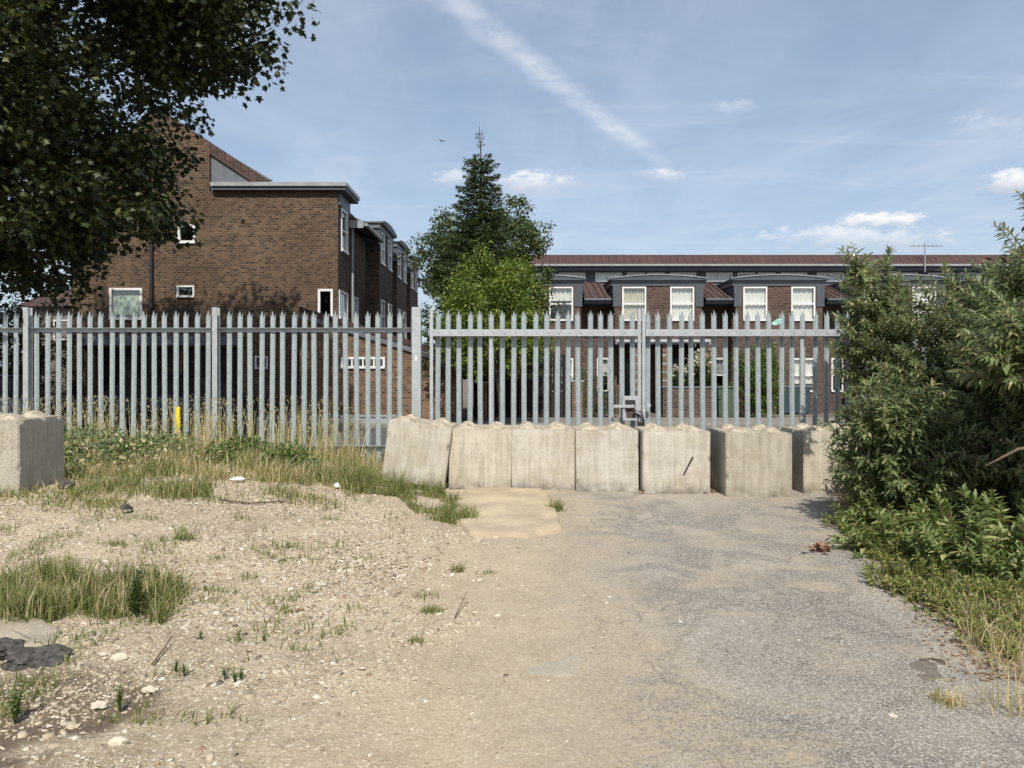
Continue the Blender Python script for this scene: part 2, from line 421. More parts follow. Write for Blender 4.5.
n_ = len(tx); i, j = np.meshgrid(np.arange(n_-1), np.arange(len(ty)-1)); a = (j*n_+i).ravel()
g = fast_mesh('tarmac_drive', np.stack([TX, TY, TZ], -1).reshape(-1, 3),
              np.concatenate([np.stack([a, a+1, a+n_+1], 1), np.stack([a, a+n_+1, a+n_], 1)]), M['tarmac'], smooth=True)
tag(g, None, None, kind='structure')
# street beyond the fence
M['street'] = simple('street asphalt', (.12, .115, .11), (.09, .088, .085), .9, 1.5, 0, .004, 90)
M['paving'] = simple('paving', (.27, .24, .20), (.20, .175, .145), .9, 2, 0, .004, 40)
mb = MB(); mb.box(-45, 45, 14.6, 20.5, -.2, .008); tag(mb.build('road', M['street']), None, kind='structure')
mb = MB(); mb.box(-5, 45, 20.5, 23.2, -.2, .12); mb.box(-45, -5.0, 20.5, 22.9, -.2, .119); tag(mb.build('pavement', M['paving'], bevel=.02), None, kind='structure')

# ------------------------------------------------------------------ gravel stones (uncountable)
def stones(name, xy, size, mat, zoff=.25, label=None):
    n = len(xy)
    base = np.array([(1, 0, 0), (0, 1, 0), (-1, 0, 0), (0, -1, 0), (.55, .55, .75), (-.55, .55, .8), (-.5, -.6, .7), (.6, -.5, .8), (0, 0, -1)], float)
    tf = np.array([(4, 5, 6), (4, 6, 7), (0, 1, 4), (1, 5, 4), (1, 2, 5), (2, 6, 5), (2, 3, 6), (3, 7, 6), (3, 0, 7), (0, 4, 7)])
    k = len(base); th = RNG.random(n)*2*math.pi; c, s = np.cos(th), np.sin(th)
    sc = size[:, None]*np.stack([RNG.uniform(.7, 1.25, n), RNG.uniform(.5, .95, n), RNG.uniform(.3, .7, n)], 1)
    L = (base[None]+RNG.normal(scale=.14, size=(n, k, 3)))*sc[:, None, :]
    tl = RNG.normal(scale=.25, size=(n, 2))
    L[..., 2] += L[..., 0]*tl[:, :1]+L[..., 1]*tl[:, 1:]
    X = L[..., 0]*c[:, None]-L[..., 1]*s[:, None]+xy[:, :1]; Y = L[..., 0]*s[:, None]+L[..., 1]*c[:, None]+xy[:, 1:]
    Z = L[..., 2]+(HJ(xy[:, 0], xy[:, 1])+size*zoff*.5)[:, None]
    V = np.stack([X, Y, Z], -1).reshape(-1, 3)
    T = (np.arange(n)[:, None, None]*k+tf[None]).reshape(-1, 3)
    o = fast_mesh(name, V, T, mat, np.repeat(RNG.random(n), k)); tag(o, label, 'gravel', kind='stuff'); return o
def stonemat():
    m, nt, b = newmat('mixed stones'); a = nt.nodes.new('ShaderNodeAttribute'); a.attribute_name = 'rnd'
    r = nt.nodes.new('ShaderNodeValToRGB'); nt.links.new(a.outputs['Fac'], r.inputs[0]); r.color_ramp.interpolation = 'LINEAR'
    cols = [(0, (.20, .165, .125)), (.15, (.36, .30, .215)), (.4, (.50, .435, .33)), (.62, (.42, .345, .24)), (.8, (.56, .50, .40)), (.93, (.68, .64, .55)), (.965, (.30, .17, .11)), (1, (.12, .11, .11))]
    e = r.color_ramp.elements; e[0].position, e[0].color = cols[0][0], (*cols[0][1], 1); e[1].position, e[1].color = cols[-1][0], (*cols[-1][1], 1)
    for p, c in cols[1:-1]: q = e.new(p); q.color = (*c, 1)
    c = mixc(nt, noise(nt, coord(nt), 130, 3).step(.35, .7)*.35, r.outputs[0], (.22, .18, .13))
    nt.links.new(c, b.inputs['Base Color']); b.inputs['Roughness'].default_value = .85; b.inputs['Specular IOR Level'].default_value = .25
    return m
M['stone'] = stonemat()
def field(n, x0, x1, y0, y1, dens):
    """random points in view, thinned by a density function; spacing follows perspective"""
    out = []
    got = 0
    while got < n:
        y = y0*(y1/y0)**RNG.random(n*2); x = RNG.uniform(x0, x1, n*2)
        k = (np.abs(x) < y*.78+.4) & (RNG.random(n*2) < dens(x, y)); out.append(np.stack([x[k], y[k]], 1)); got += k.sum()
    return np.concatenate(out)[:n]
def nz(x, y, s, o=0): return np.array([mnoise.noise(Vector((a*s+o, b*s, o))) for a, b in zip(x, y)])
def d_grav(x, y):
    base = sm(-.9, 1.4, -x+.25*np.sin(y*1.9))
    return np.clip(base*(.5+1.5*nz(x, y, 1.1, 4))*(1-sm(9.6, 11.2, y)*.6), .03, 1)*(x < .9)
xy = field(62000, -8, .9, 2.5, 11, d_grav)
stones('gravel', xy, RNG.lognormal(math.log(.0070), .42, len(xy))*np.clip(.8+xy[:, 1]*.06, 1, 1.4), M['stone'], .0, label='loose pale gravel scattered over the dirt left of the tarmac')
xy = field(3000, -8, .5, 2.6, 10.5, lambda x, y: np.clip(sm(.3, 2.2, -x)*(.5+1.4*nz(x, y, .8, 9)), .0, 1)+.01*(x < 0))
stones('rubble', xy, np.clip(RNG.lognormal(math.log(.0175), .38, len(xy)), .008, .05), M['stone'], -.25, label='larger chalky rubble stones lying in the gravel on the left')
# pocket of chalky rubble
xy = np.stack([RNG.normal(-1.25, .42, 700), RNG.normal(5.95, .28, 700)], 1)
stones('chalk_chippings', xy, RNG.lognormal(math.log(.017), .3, 700), M['stone'], .2, label='pocket of pale chalk chippings in the sandy dirt near the centre')
xy = field(1500, -.2, 3.3, 2.5, 9.3, lambda x, y: np.clip(.25+nz(x, y, 1.2, 2)+.5*sm(-.9, .2, -x), .02, 1))
stones('loose_grit', xy, RNG.lognormal(math.log(.0055), .35, len(xy)), M['stone'], 1.0, label='loose grit sprinkled on the worn tarmac drive')

# ------------------------------------------------------------------ palisade fence and gates
def pale_mesh(h, name='pale'):
    pr = [(-.039, .004), (-.025, -.013), (0, 0), (.025, -.013), (.039, .004)]
    mb = MB(); zt = h-.10
    lo = [(x, y, 0) for x, y in pr]; hi = [(x, y, zt) for x, y in pr]
    mb.add(lo+hi, [(i, i+1, i+6, i+5) for i in range(4)])
    # three teeth: centre straight, outer ones splayed
    mb.add([hi[1], hi[2], hi[3], (0, -.01, h)], [(0, 1, 3), (1, 2, 3)])
    mb.add([hi[0], hi[1], (-.037, .02, h-.035)], [(0, 1, 2)])
    mb.add([hi[3], hi[4], (.037, .02, h-.035)], [(0, 1, 2)])
    me = bpy.data.meshes.new(name); me.from_pydata(mb.v, [], mb.f); me.materials.append(M['steel']); me.update()
    return me
FG = 'steel palisade pales'
def add_pales(parent, xs, Y, z0f, h, dy=0):
    """xs local to the parent"""
    me = pale_mesh(h)
    for k, x in enumerate(xs):
        o = bpy.data.objects.new('pale', me); COL.objects.link(o); o.parent = parent
        o.location = (x, dy+random.uniform(-.002, .002), z0f(x)+random.uniform(-.006, .006))
        o.rotation_euler = (random.uniform(-.005, .005), random.uniform(-.009, .009), random.uniform(-.06, .06))
YF = 11.25
def steel_post(parent, x, y, z0, z1, w=.075, d=.055, name='post'):
    mb = MB(); t = .006
    mb.box(x-w/2, x+w/2, y-d, y-d+t, z0, z1); mb.box(x-w/2, x+w/2, y+d-t, y+d, z0, z1); mb.box(x-t/2, x+t/2, y-d+t+.001, y+d-t-.001, z0, z1)
    return mb.build(name, M['steel_rail'], parent)
# left run
fx0, fx1 = at(-190, 0, YF).x, at(412, 0, YF).x
fence = empty('palisade_fence', (0, YF, 0)); tag(fence, 'grey steel palisade fence behind the rough grass, left of the gate', 'fence')
sp = 10.68/F*YF
xs = [at(4.6, 0, YF).x+sp*k for k in range(-18, 38)]
xs = [x for x in xs if fx0 < x < fx1-.06]
add_pales(fence, xs, YF, lambda x: .06, 2.44)
for pxx in (-163, 31, 218): steel_post(fence, at(pxx, 0, YF).x, -.075, 0.0, at(0, 308, YF).z)
for za in (at(0, 332, YF).z, .40):
    mb = MB(); mb.box(fx0, fx1, -.024, -.018, za, za+.06); mb.box(fx0, fx1, -.068, -.0245, za+.054, za+.06); mb.build('rail', M['steel'], fence)
# big box gate post at the left of the gate
mb = MB(); gxp = at(416.8, 0, YF-.1).x; zt = at(0, 307.5, YF-.1).z
mb.box(gxp-.068, gxp+.068, -.17, -.035, 0, zt); mb.build('gate_post', M['steel_rail'], fence, bevel=.006)
mb = MB(); mb.box(gxp-.016, gxp+.014, -.176, -.1705, at(0, 361, YF-.1).z, at(0, 356, YF-.1).z); mb.build('sticker', M['litter'], fence)

YG = 11.12
def gate_leaf(x0, x1, name, label, brace_px, lock):
    g = empty(name, (0, YG, 0)); tag(g, label, 'gate', 'pair of palisade gate leaves')
    zr0, zr1 = at(0, 336.3, YG).z, at(0, 329.5, YG).z
    for za, zb in ((zr0, zr1), (.35, .45)):
        mb = MB(); mb.box(x0+.051, x1-.051, -.085, 0, za, zb)
        k = x0+.15
        while k < x1-.1:
            mb.tube([(k, -.085, (za+zb)/2), (k, -.094, (za+zb)/2)], .011, 6); k += sp*1.0
        mb.build('rail', M['steel_rail'], g)
    for x in (x0, x1-.05):
        mb = MB(); mb.box(x, x+.05, -.052, .002, .1, at(0, 309, YG).z); mb.build('stile', M['steel_rail'], g, bevel=.004)
    bx = at(brace_px, 0, YG).x
    mb = MB(); mb.box(bx-.026, bx+.026, -.048, -.002, .452, zr0-.002); mb.build('stiffener', M['steel_rail'], g)
    n = int(round((x1-x0-.12)/sp)); xs = [x0+.10+(x1-x0-.2)*k/(n-1) for k in range(n)]
    add_pales(g, xs, YG, lambda x: .1, 2.40, .06)
    mb = MB()
    for x in xs[::3]: mb.tube([(x, .002, (zr0+zr1)/2), (x, .058, (zr0+zr1)/2)], .012, 5)
    mb.build('spacer_bolts', M['steel_rail'], g)
    return g
L0, L1 = at(430, 0, YG).x, at(640.5, 0, YG).x
g1 = gate_leaf(L0, L1, 'palisade_gate', 'left leaf of the grey palisade gate, with the lock box on its closing edge', 491, True)
R0, R1 = at(641.5, 0, YG).x, at(868, 0, YG).x
g2 = gate_leaf(R0, R1, 'palisade_gate', 'right leaf of the grey palisade gate, half hidden by the big shrub', 801, False)
# lock box on left leaf
lb = MB(); def_ = lambda px, py: at(px, py, YG-.09)
a = def_(622.5, 420.5); b_ = def_(638.5, 396)
lb.box(a.x, b_.x, -.11, -.055, a.z, a.z+.03); lb.box(a.x, b_.x, -.11, -.055, b_.z-.06, b_.z)
lb.box(a.x, a.x+.035, -.11, -.055, a.z+.031, b_.z-.061); lb.box(b_.x-.05, b_.x, -.11, -.055, a.z+.031, b_.z-.061)
lb.box(a.x+.036, b_.x-.051, -.07, -.06, a.z+.031, b_.z-.061)
lo = lb.build('lock_box', M['steel_rail'], g1, bevel=.003)
mb = MB(); c = def_(625, 403); mb.box(c.x-.0, c.x+.15, -.115, -.111, c.z-.025, c.z+.02); mb.build('keep_slot', M['dark_metal'], g1)
mb = MB(); mb.box(a.x+.06, b_.x-.05, -.079, -.071, a.z+.04, a.z+.18); mb.build('label_plate', M['rust'], g1)
mb = MB(); c = def_(613, 406); d = def_(634, 407.5); mb.box(c.x, d.x, -.13, -.116, d.z-.0, c.z+.02); mb.build('slide_bolt', M['steel_rail'], g1)
mb = MB(); mb.tube([(at(647.5, 0, YG).x, -.056, at(0, 405, YG).z), (at(647.5, 0, YG).x, -.085, at(0, 405, YG).z)], .035, 12); mb.build('bolt_head', M['steel_rail'], g2)
# padlock and chain
pl = empty('padlock', (at(640, 0, YG-.12).x, YG-.15, at(0, 424, YG-.12).z)); tag(pl, 'black padlock and chain hanging where the two gate leaves meet', 'padlock')
mb = MB(); mb.box(-.045, .045, -.018, .018, -.06, .04); mb.build('lock_body', M['dark_metal'], pl, bevel=.008)
mb = MB(); mb.tube([(-.028, 0, .04), (-.028, 0, .09), (0, 0, .115), (.028, 0, .09), (.028, 0, .04)], .007, 6); mb.build('shackle', M['dark_metal'], pl)
mb = MB(); mb.tube([(.0, .0, .115), (-.06, .01, .16), (-.1, .03, .14), (-.06, .05, .2), (.02, .04, .18), (.05, .01, .05), (.06, .02, -.1)], .016, 6); mb.build('chain', M['dark_metal'], pl, smooth=True)
# run right of the gate, behind the shrub
fr = empty('palisade_fence', (0, YF, 0)); tag(fr, 'short run of palisade fence behind the leaves, right of the gate', 'fence')
x0 = at(872, 0, YF).x
add_pales(fr, [x0+.16+sp*k for k in range(14)], YF, lambda x: .1, 2.40)
steel_post(fr, x0+.03, -.05, 0, 2.44, .05)
mb = MB(); mb.box(x0, x0+2.6, -.03, -.02, 2.12, 2.18); mb.build('rail', M['steel'], fr)
# teal scrap caught on a gate spike
mb = MB(); c = at(777, 322, YG-.03); mb.add([(c.x-.09, c.y, c.z-.03), (c.x-.02, c.y-.02, c.z-.05), (c.x+.05, c.y-.02, c.z-.02), (c.x+.07, c.y, c.z+.05), (c.x+.0, c.y-.03, c.z+.05), (c.x-.05, c.y, c.z+.01)], [(0, 1, 5), (1, 4, 5), (1, 2, 4), (2, 3, 4)])
tag(mb.build('plastic_scrap', M['teal']), 'small teal plastic scrap caught on a gate spike near the shrub', 'litter')
# yellow stake
mb = MB(); c = at(178, 437, 10.9); z0 = Hz(c.x, 10.9); mb.box(c.x-.03, c.x+.03, 10.88, 10.92, z0-.1, at(0, 407, 10.9).z)
tag(mb.build('marker_stake', M['yellow'], bevel=.004), 'thin yellow stake standing in the grass against the fence', 'stake')

# ------------------------------------------------------------------ concrete blocks
import bmesh
def block_mesh(w, h, d, seed):
    """cast interlocking block: bevelled, slightly battered box with four pyramid studs"""
    bm = bmesh.new(); bmesh.ops.create_cube(bm, size=1)
    for v in bm.verts: v.co = Vector((v.co.x*w, v.co.y*d, (v.co.z+.5)*h))
    bmesh.ops.bevel(bm, geom=bm.edges[:], offset=.011, segments=2, affect='EDGES')
    bmesh.ops.subdivide_edges(bm, edges=[e for e in bm.edges if e.calc_length() > .3], cuts=22, use_grid_fill=True)
    for v in bm.verts:
        p = v.co*6+Vector((seed*7.1, 0, 0))
        n = mnoise.fractal(p, .8, 2, 4)
        q = mnoise.noise(v.co*14+Vector((seed*3, 5, 1)))
        # chips along the edges
        e = sum([abs(abs(v.co.x)-w/2) < .02, abs(abs(v.co.y)-d/2) < .02, min(abs(v.co.z), abs(v.co.z-h)) < .02])
        v.co += v.normal*(n*.0015)
        if e >= 2: v.co -= (v.co-Vector((0, 0, h/2))).normalized()*max(0, q-.34)*.06
    # studs
    for sx in (-1, 1):
        for sy in (-1, 1):
            rings = [(.125, -.004), (.115, .008), (.082, .034), (.042, .056), (0.001, .062)]
            prev = None; n = 12
            for r, z in rings:
                ring = []
                for k in range(n):
                    t = 2*math.pi*(k+.5)/n; c, s_ = math.cos(t), math.sin(t)
                    sq = 1/max(abs(c), abs(s_))**.55
                    rr = r*sq*(1+.12*mnoise.noise(Vector((c*2+sx*3+seed*5, s_*2+sy*7, z*20))))
                    ring.append(bm.verts.new((sx*w*.25+c*rr, sy*d*.25+s_*rr, h+z+.006*mnoise.noise(Vector((c*3, s_*3, seed*9+sx+sy*2+z*9))))))
                if prev:
                    for k in range(n): bm.faces.new((prev[k], prev[(k+1) % n], ring[(k+1) % n], ring[k]))
                prev = ring
            bm.faces.new(prev)
    bmesh.ops.recalc_face_normals(bm, faces=bm.faces)
    for f in bm.faces: f.smooth = f.calc_center_median().z > h+.004 or (max(map(abs, f.normal)) < .985)
    me = bpy.data.meshes.new('concrete_block')
    bm.to_mesh(me); bm.free()
    return me
blocks = [
 # centre px of front face, front Y, rz, tilt(ry), z, width, mat, label
 (413.5, 9.82, R(-2), R(7.5), .055, .84, 'conc', 'beige concrete block leaning over on raised ground, first of the row before the gate'),
 (479.5, 9.95, R(.6), R(1.0), .0, .835, 'conc', 'beige concrete block next to the leaning one, with a dark scratch on its face'),
 (543.5, 9.90, R(-.4), R(.3), .0, .84, 'conc', 'beige concrete block directly behind the low sandy slab'),
 (607.3, 9.76, R(.5), R(-.4), .0, .82, 'conc', 'concrete block standing in front of the gate lock box'),
 (677, 9.58, R(-.8), R(.2), .0, .865, 'conc', 'concrete block with a dark diagonal mark on its face'),
 (760, 9.36, R(-1.5), R(0), .0, .83, 'conc_grey', 'pitted grey concrete block set forward, with leaf shadows at its right'),
 (838, 9.55, R(-1), R(0), .0, .86, 'conc', 'concrete block half covered by the big shrub at the right end of the row'),
]
BS = {}
for k, (cx, Y, rz, ry, zz, w, mt, lab) in enumerate(blocks):
    me = block_mesh(w, .815, .85, k+1); me.materials.append(M[mt])
    o = bpy.data.objects.new('concrete_block', me); COL.objects.link(o)
    x = at(cx, 0, Y).x; z0 = min(Hz(x-.35, Y+.3), Hz(x+.35, Y+.3)) if k == 0 else -.005
    if k == 0: z0 = .03
    o.location = (x, Y+.425, z0+zz); o.rotation_euler = (0, ry, rz)
    tag(o, lab, 'concrete block', 'concrete blocks lined up before the gate'); BS[k] = o
me = block_mesh(.84, .82, .86, 9); me.materials.append(M['conc_grey'])
o = bpy.data.objects.new('concrete_block', me); COL.objects.link(o)
c = at(14, 0, 7.4); o.location = (c.x-.42, 7.4+.43, at(0, 501, 7.4).z-.02); o.rotation_euler = (0, 0, R(4))
tag(o, 'lone grey concrete block at the left edge, its right side in shade', 'concrete block', 'concrete blocks')
# dark diagonal mark on block five
mb = MB(); c0 = at(693, 457, 9.57); c1 = at(683.5, 475, 9.57)
mb.tube([(c0.x, 9.572, c0.z), (c1.x, 9.572, c1.z)], [.012, .008], 6)
tag(mb.build('diagonal_mark', M['dark_metal']), 'short dark mark slanting across the face of a concrete block', 'rod')

# slab in front of the blocks
def blob_slab(name, poly_px, zt, mat, dome=.02, side=.08, skew=None):
    pts = [Vector(p) for p in poly_px]
    cx = sum(p.x for p in pts)/len(pts); cy = sum(p.y for p in pts)/len(pts)
    # round the outline
    out = []
    n = len(pts)
    for k in range(n):
        a, b, c = pts[k-1], pts[k], pts[(k+1) % n]
        for t in (0, .25, .5, .75, 1):
            p = a.lerp(b, .86) if False else None
        p0 = b.lerp(a, .16); p2 = b.lerp(c, .16)
        for t in (0, .33, .67, 1): out.append(((1-t)**2)*p0+2*t*(1-t)*b+(t**2)*p2)
        for t in (.2, .4, .6, .8): out.append(p2.lerp(c.lerp(b, .16), t))
    bm = bmesh.new(); rings = []
    for f, zz in ((1.03, -.06), (1.015, zt*.55), (.985, zt*.95), (.9, zt+dome*.35), (.7, zt+dome*.7), (.4, zt+dome), (.15, zt+dome)):
        r = []
        for p in out:
            q = Vector((cx+(p.x-cx)*f, cy+(p.y-cy)*f)); nn = mnoise.fractal(Vector((q.x*4, q.y*4, 3)), .8, 2, 4)
            n2 = mnoise.fractal(Vector((q.x*17, q.y*17, 8)), .7, 2, 3); r.append(bm.verts.new((q.x+nn*.03+n2*.012, q.y+nn*.03+n2*.012, zz+Hz(q.x, q.y)+nn*.008)))
        rings.append(r)
    m = len(out)
    for a, b in zip(rings, rings[1:]):
        for k in range(m): bm.faces.new((a[k], a[(k+1) % m], b[(k+1) % m], b[k]))
    bm.faces.new(rings[-1]); bmesh.ops.recalc_face_normals(bm, faces=bm.faces)
    me = bpy.data.meshes.new(name); bm.to_mesh(me); bm.free(); me.materials.append(mat); me.shade_smooth()
    o = bpy.data.objects.new(name, me); COL.objects.link(o); return o
def gp(px, py, z=0):
    zz = 0
    for _ in range(8):
        Y = (CH-z-zz)*F/(py-HY); X = (px-HX)/F*Y; zz = .5*zz+.5*Hz(X, Y)
    return Vector((X, Y))
o = blob_slab('concrete_slab', [gp(472, 491), gp(545, 491.5), gp(556, 516), gp(562, 533), gp(525, 538), gp(474, 536), gp(453, 520), gp(458, 500)], .055, M['conc_slab'], .008)
tag(o, 'low sandy concrete slab with worn edges lying before the blocks', 'slab')
# flush pale stone patch
o = blob_slab('paving_stone', [gp(538, 659), gp(579, 657), gp(582, 678), gp(518, 678)], .004, simple('pale stone', (.42, .38, .30), (.34, .30, .235), .9, 12, 0, .003, 90), .003)
tag(o, 'flat pale stone set flush in the sandy dirt', 'paving stone')
M['ledge'] = simple('worn concrete', (.42, .37, .29), (.30, .26, .2), .92, 6, 0, .006, 60, .2)
# sandy ledge and broken tarmac at lower left
o = blob_slab('concrete_ledge', [gp(-60, 616), gp(22, 614), gp(64, 632), gp(50, 648), gp(-60, 656)], .02, M['ledge'], .01)
tag(o, 'flat worn concrete ledge at the left edge below the grass', 'slab')
def rock(name, c, r, sc, mat, seed, sub=3):
    bm = bmesh.new(); bmesh.ops.create_icosphere(bm, subdivisions=sub, radius=1)
    for v in bm.verts:
        n = mnoise.fractal(v.co*1.4+Vector((seed, 0, 0)), .7, 2, 5); v.co *= 1+.4*n
        v.co = Vector((v.co.x*sc[0]*r, v.co.y*sc[1]*r, max(v.co.z, -.3)*sc[2]*r))
    me = bpy.data.meshes.new(name); bm.to_mesh(me); bm.free(); me.materials.append(mat)
    o = bpy.data.objects.new(name, me); COL.objects.link(o); o.location = c; return o
c = gp(38, 660); o = rock('tarmac_lump', (c.x, c.y, Hz(c.x, c.y)+.01), .17, (1.1, .7, .3), M['rock_dark'], 3); tag(o, 'black lump of broken tarmac lying beside the concrete ledge', 'rubble')
c = gp(-6, 652); o = rock('tarmac_lump', (c.x, c.y, Hz(c.x, c.y)+.01), .12, (1.2, .8, .4), M['rock_dark'], 8); tag(o, 'smaller black tarmac lump cut by the left edge of the photo', 'rubble')
pale = simple('pale limestone', (.6, .54, .43), (.45, .4, .31), .85, 10, 0, .005)
for k, (px_, py_, r, lab) in enumerate([(98, 708, .034, 'rounded pale stone on the dark soil in the lower left corner'), (118, 745, .036, 'cream stone near the bottom edge, below the rounded one'),
      (148, 692, .03, 'flat pale stone in gravel beside a small weed, lower left'), (120, 660, .042, 'chunky pale stone right of the black tarmac lump'), (103, 657, .03, 'angular pale stone just right of the black tarmac lump'),
      (607, 604, .016, 'small white stone alone at the edge of the tarmac'), (893, 718, .02, 'white chip lying on tarmac at the lower right')]):
    c = gp(px_, py_); o = rock('stone', (c.x, c.y, Hz(c.x, c.y)+.3*r), r, (1.1, .8, .6), pale, k*3.3+1, 2); tag(o, lab, 'stone', 'larger single stones')

# sunken cover at lower right
c = gp(925, 690); w = .42
cov = empty('access_cover', (0, 0, 0)); tag(cov, 'sunken dirty access cover in the tarmac with a straw coloured weed beside it', 'access cover')
o = blob_slab('surrounding_dirt', [gp(899, 660), gp(944, 660), gp(970, 684), gp(994, 708), gp(952, 713), gp(928, 690)], .0035, M['dirt_dark'], .001); o.parent = cov
o = blob_slab('cover_plate', [gp(908, 664), gp(934, 664), gp(946, 680), gp(921, 681)], .009, M['cover'], .001); o.parent = cov

# ------------------------------------------------------------------ houses
def window(parent, x0, x1, z0, z1, y, sash=True, curtain='curtain', fw=.055, depth=.05, mull=0, label=None, cover=1.0, face=-1, axis='y'):
    """white framed window in a wall whose outer face is at y (local, facing -y). frame > pane, curtain"""
    def bx(mb, a0, a1, b0, b1, c0, c1):
        if axis == 'y': mb.box(a0, a1, b0, b1, c0, c1)
        else: mb.box(-b1, -b0, a0, a1, c0, c1)
    f = MB(); yo = y-.03; yi = yo+depth+.03
    bx(f, x0, x1, yo, yi, z1-fw, z1); bx(f, x0, x1, yo-.03, yi, z0, z0+fw*1.2)
    bx(f, x0, x0+fw, yo, yi, z0+fw*1.2+.001, z1-fw-.001); bx(f, x1-fw, x1, yo, yi, z0+fw*1.2+.001, z1-fw-.001)
    if sash: zm = (z0+z1)/2; bx(f, x0+fw+.001, x1-fw-.001, yo+.01, yi, zm-.028, zm+.028)
    for k in range(mull):
        xm = x0+(x1-x0)*(k+1)/(mull+1); bx(f, xm-.02, xm+.02, yo+.005, yi-.01, z0+fw*1.2+.001, z1-fw-.001)
    fr_ = f.build('window', M['white'], parent)
    p = MB(); bx(p, x0+fw*.7, x1-fw*.7, yi-.025, yi-.020, z0+fw, z1-fw*.7); p.build('pane', M['glass'], fr_)
    if curtain:
        c = MB(); n = 40; zc = z1-(z1-z0)*cover; ph = random.random()*9
        vs = []
        for k in range(n+1):
            u = k/n; xx = x0+fw*.8+(x1-x0-1.6*fw)*u
            yy = yi+.05+(.022*math.sin(u*34+ph+1.5*math.sin(u*5+ph)) if curtain == 'curtain' else 0)
            for zz in (zc+fw, z1-fw*.6): vs.append((xx, yy, zz) if axis == 'y' else (-yy, xx, zz))
        c.add(vs, [(2*k, 2*k+2, 2*k+3, 2*k+1) for k in range(n)])
        c.build('curtain' if curtain == 'curtain' else 'blind', M[curtain if curtain == 'blind' else random.choice(('curtain', 'curtain', 'curtain_grey', 'curtain_cream'))], fr_)
    return fr_

def wall_cells(mb, x0, x1, z0, z1, y0, y1, holes, axis='y'):
    """wall slab with rectangular openings"""
    xs = sorted({x0, x1, *[h[0] for h in holes], *[h[1] for h in holes]}); zs = sorted({z0, z1, *[h[2] for h in holes], *[h[3] for h in holes]})
    for a, b in zip(xs, xs[1:]):
        for c, d in zip(zs, zs[1:]):
            mx, mz = (a+b)/2, (c+d)/2
            if mx < x0 or mx > x1 or mz < z0 or mz > z1: continue
            if any(h[0] < mx < h[1] and h[2] < mz < h[3] for h in holes): continue
            if axis == 'y': mb.box(a, b, y0, y1, c, d)
            else: mb.box(-y1, -y0, a, b, c, d)

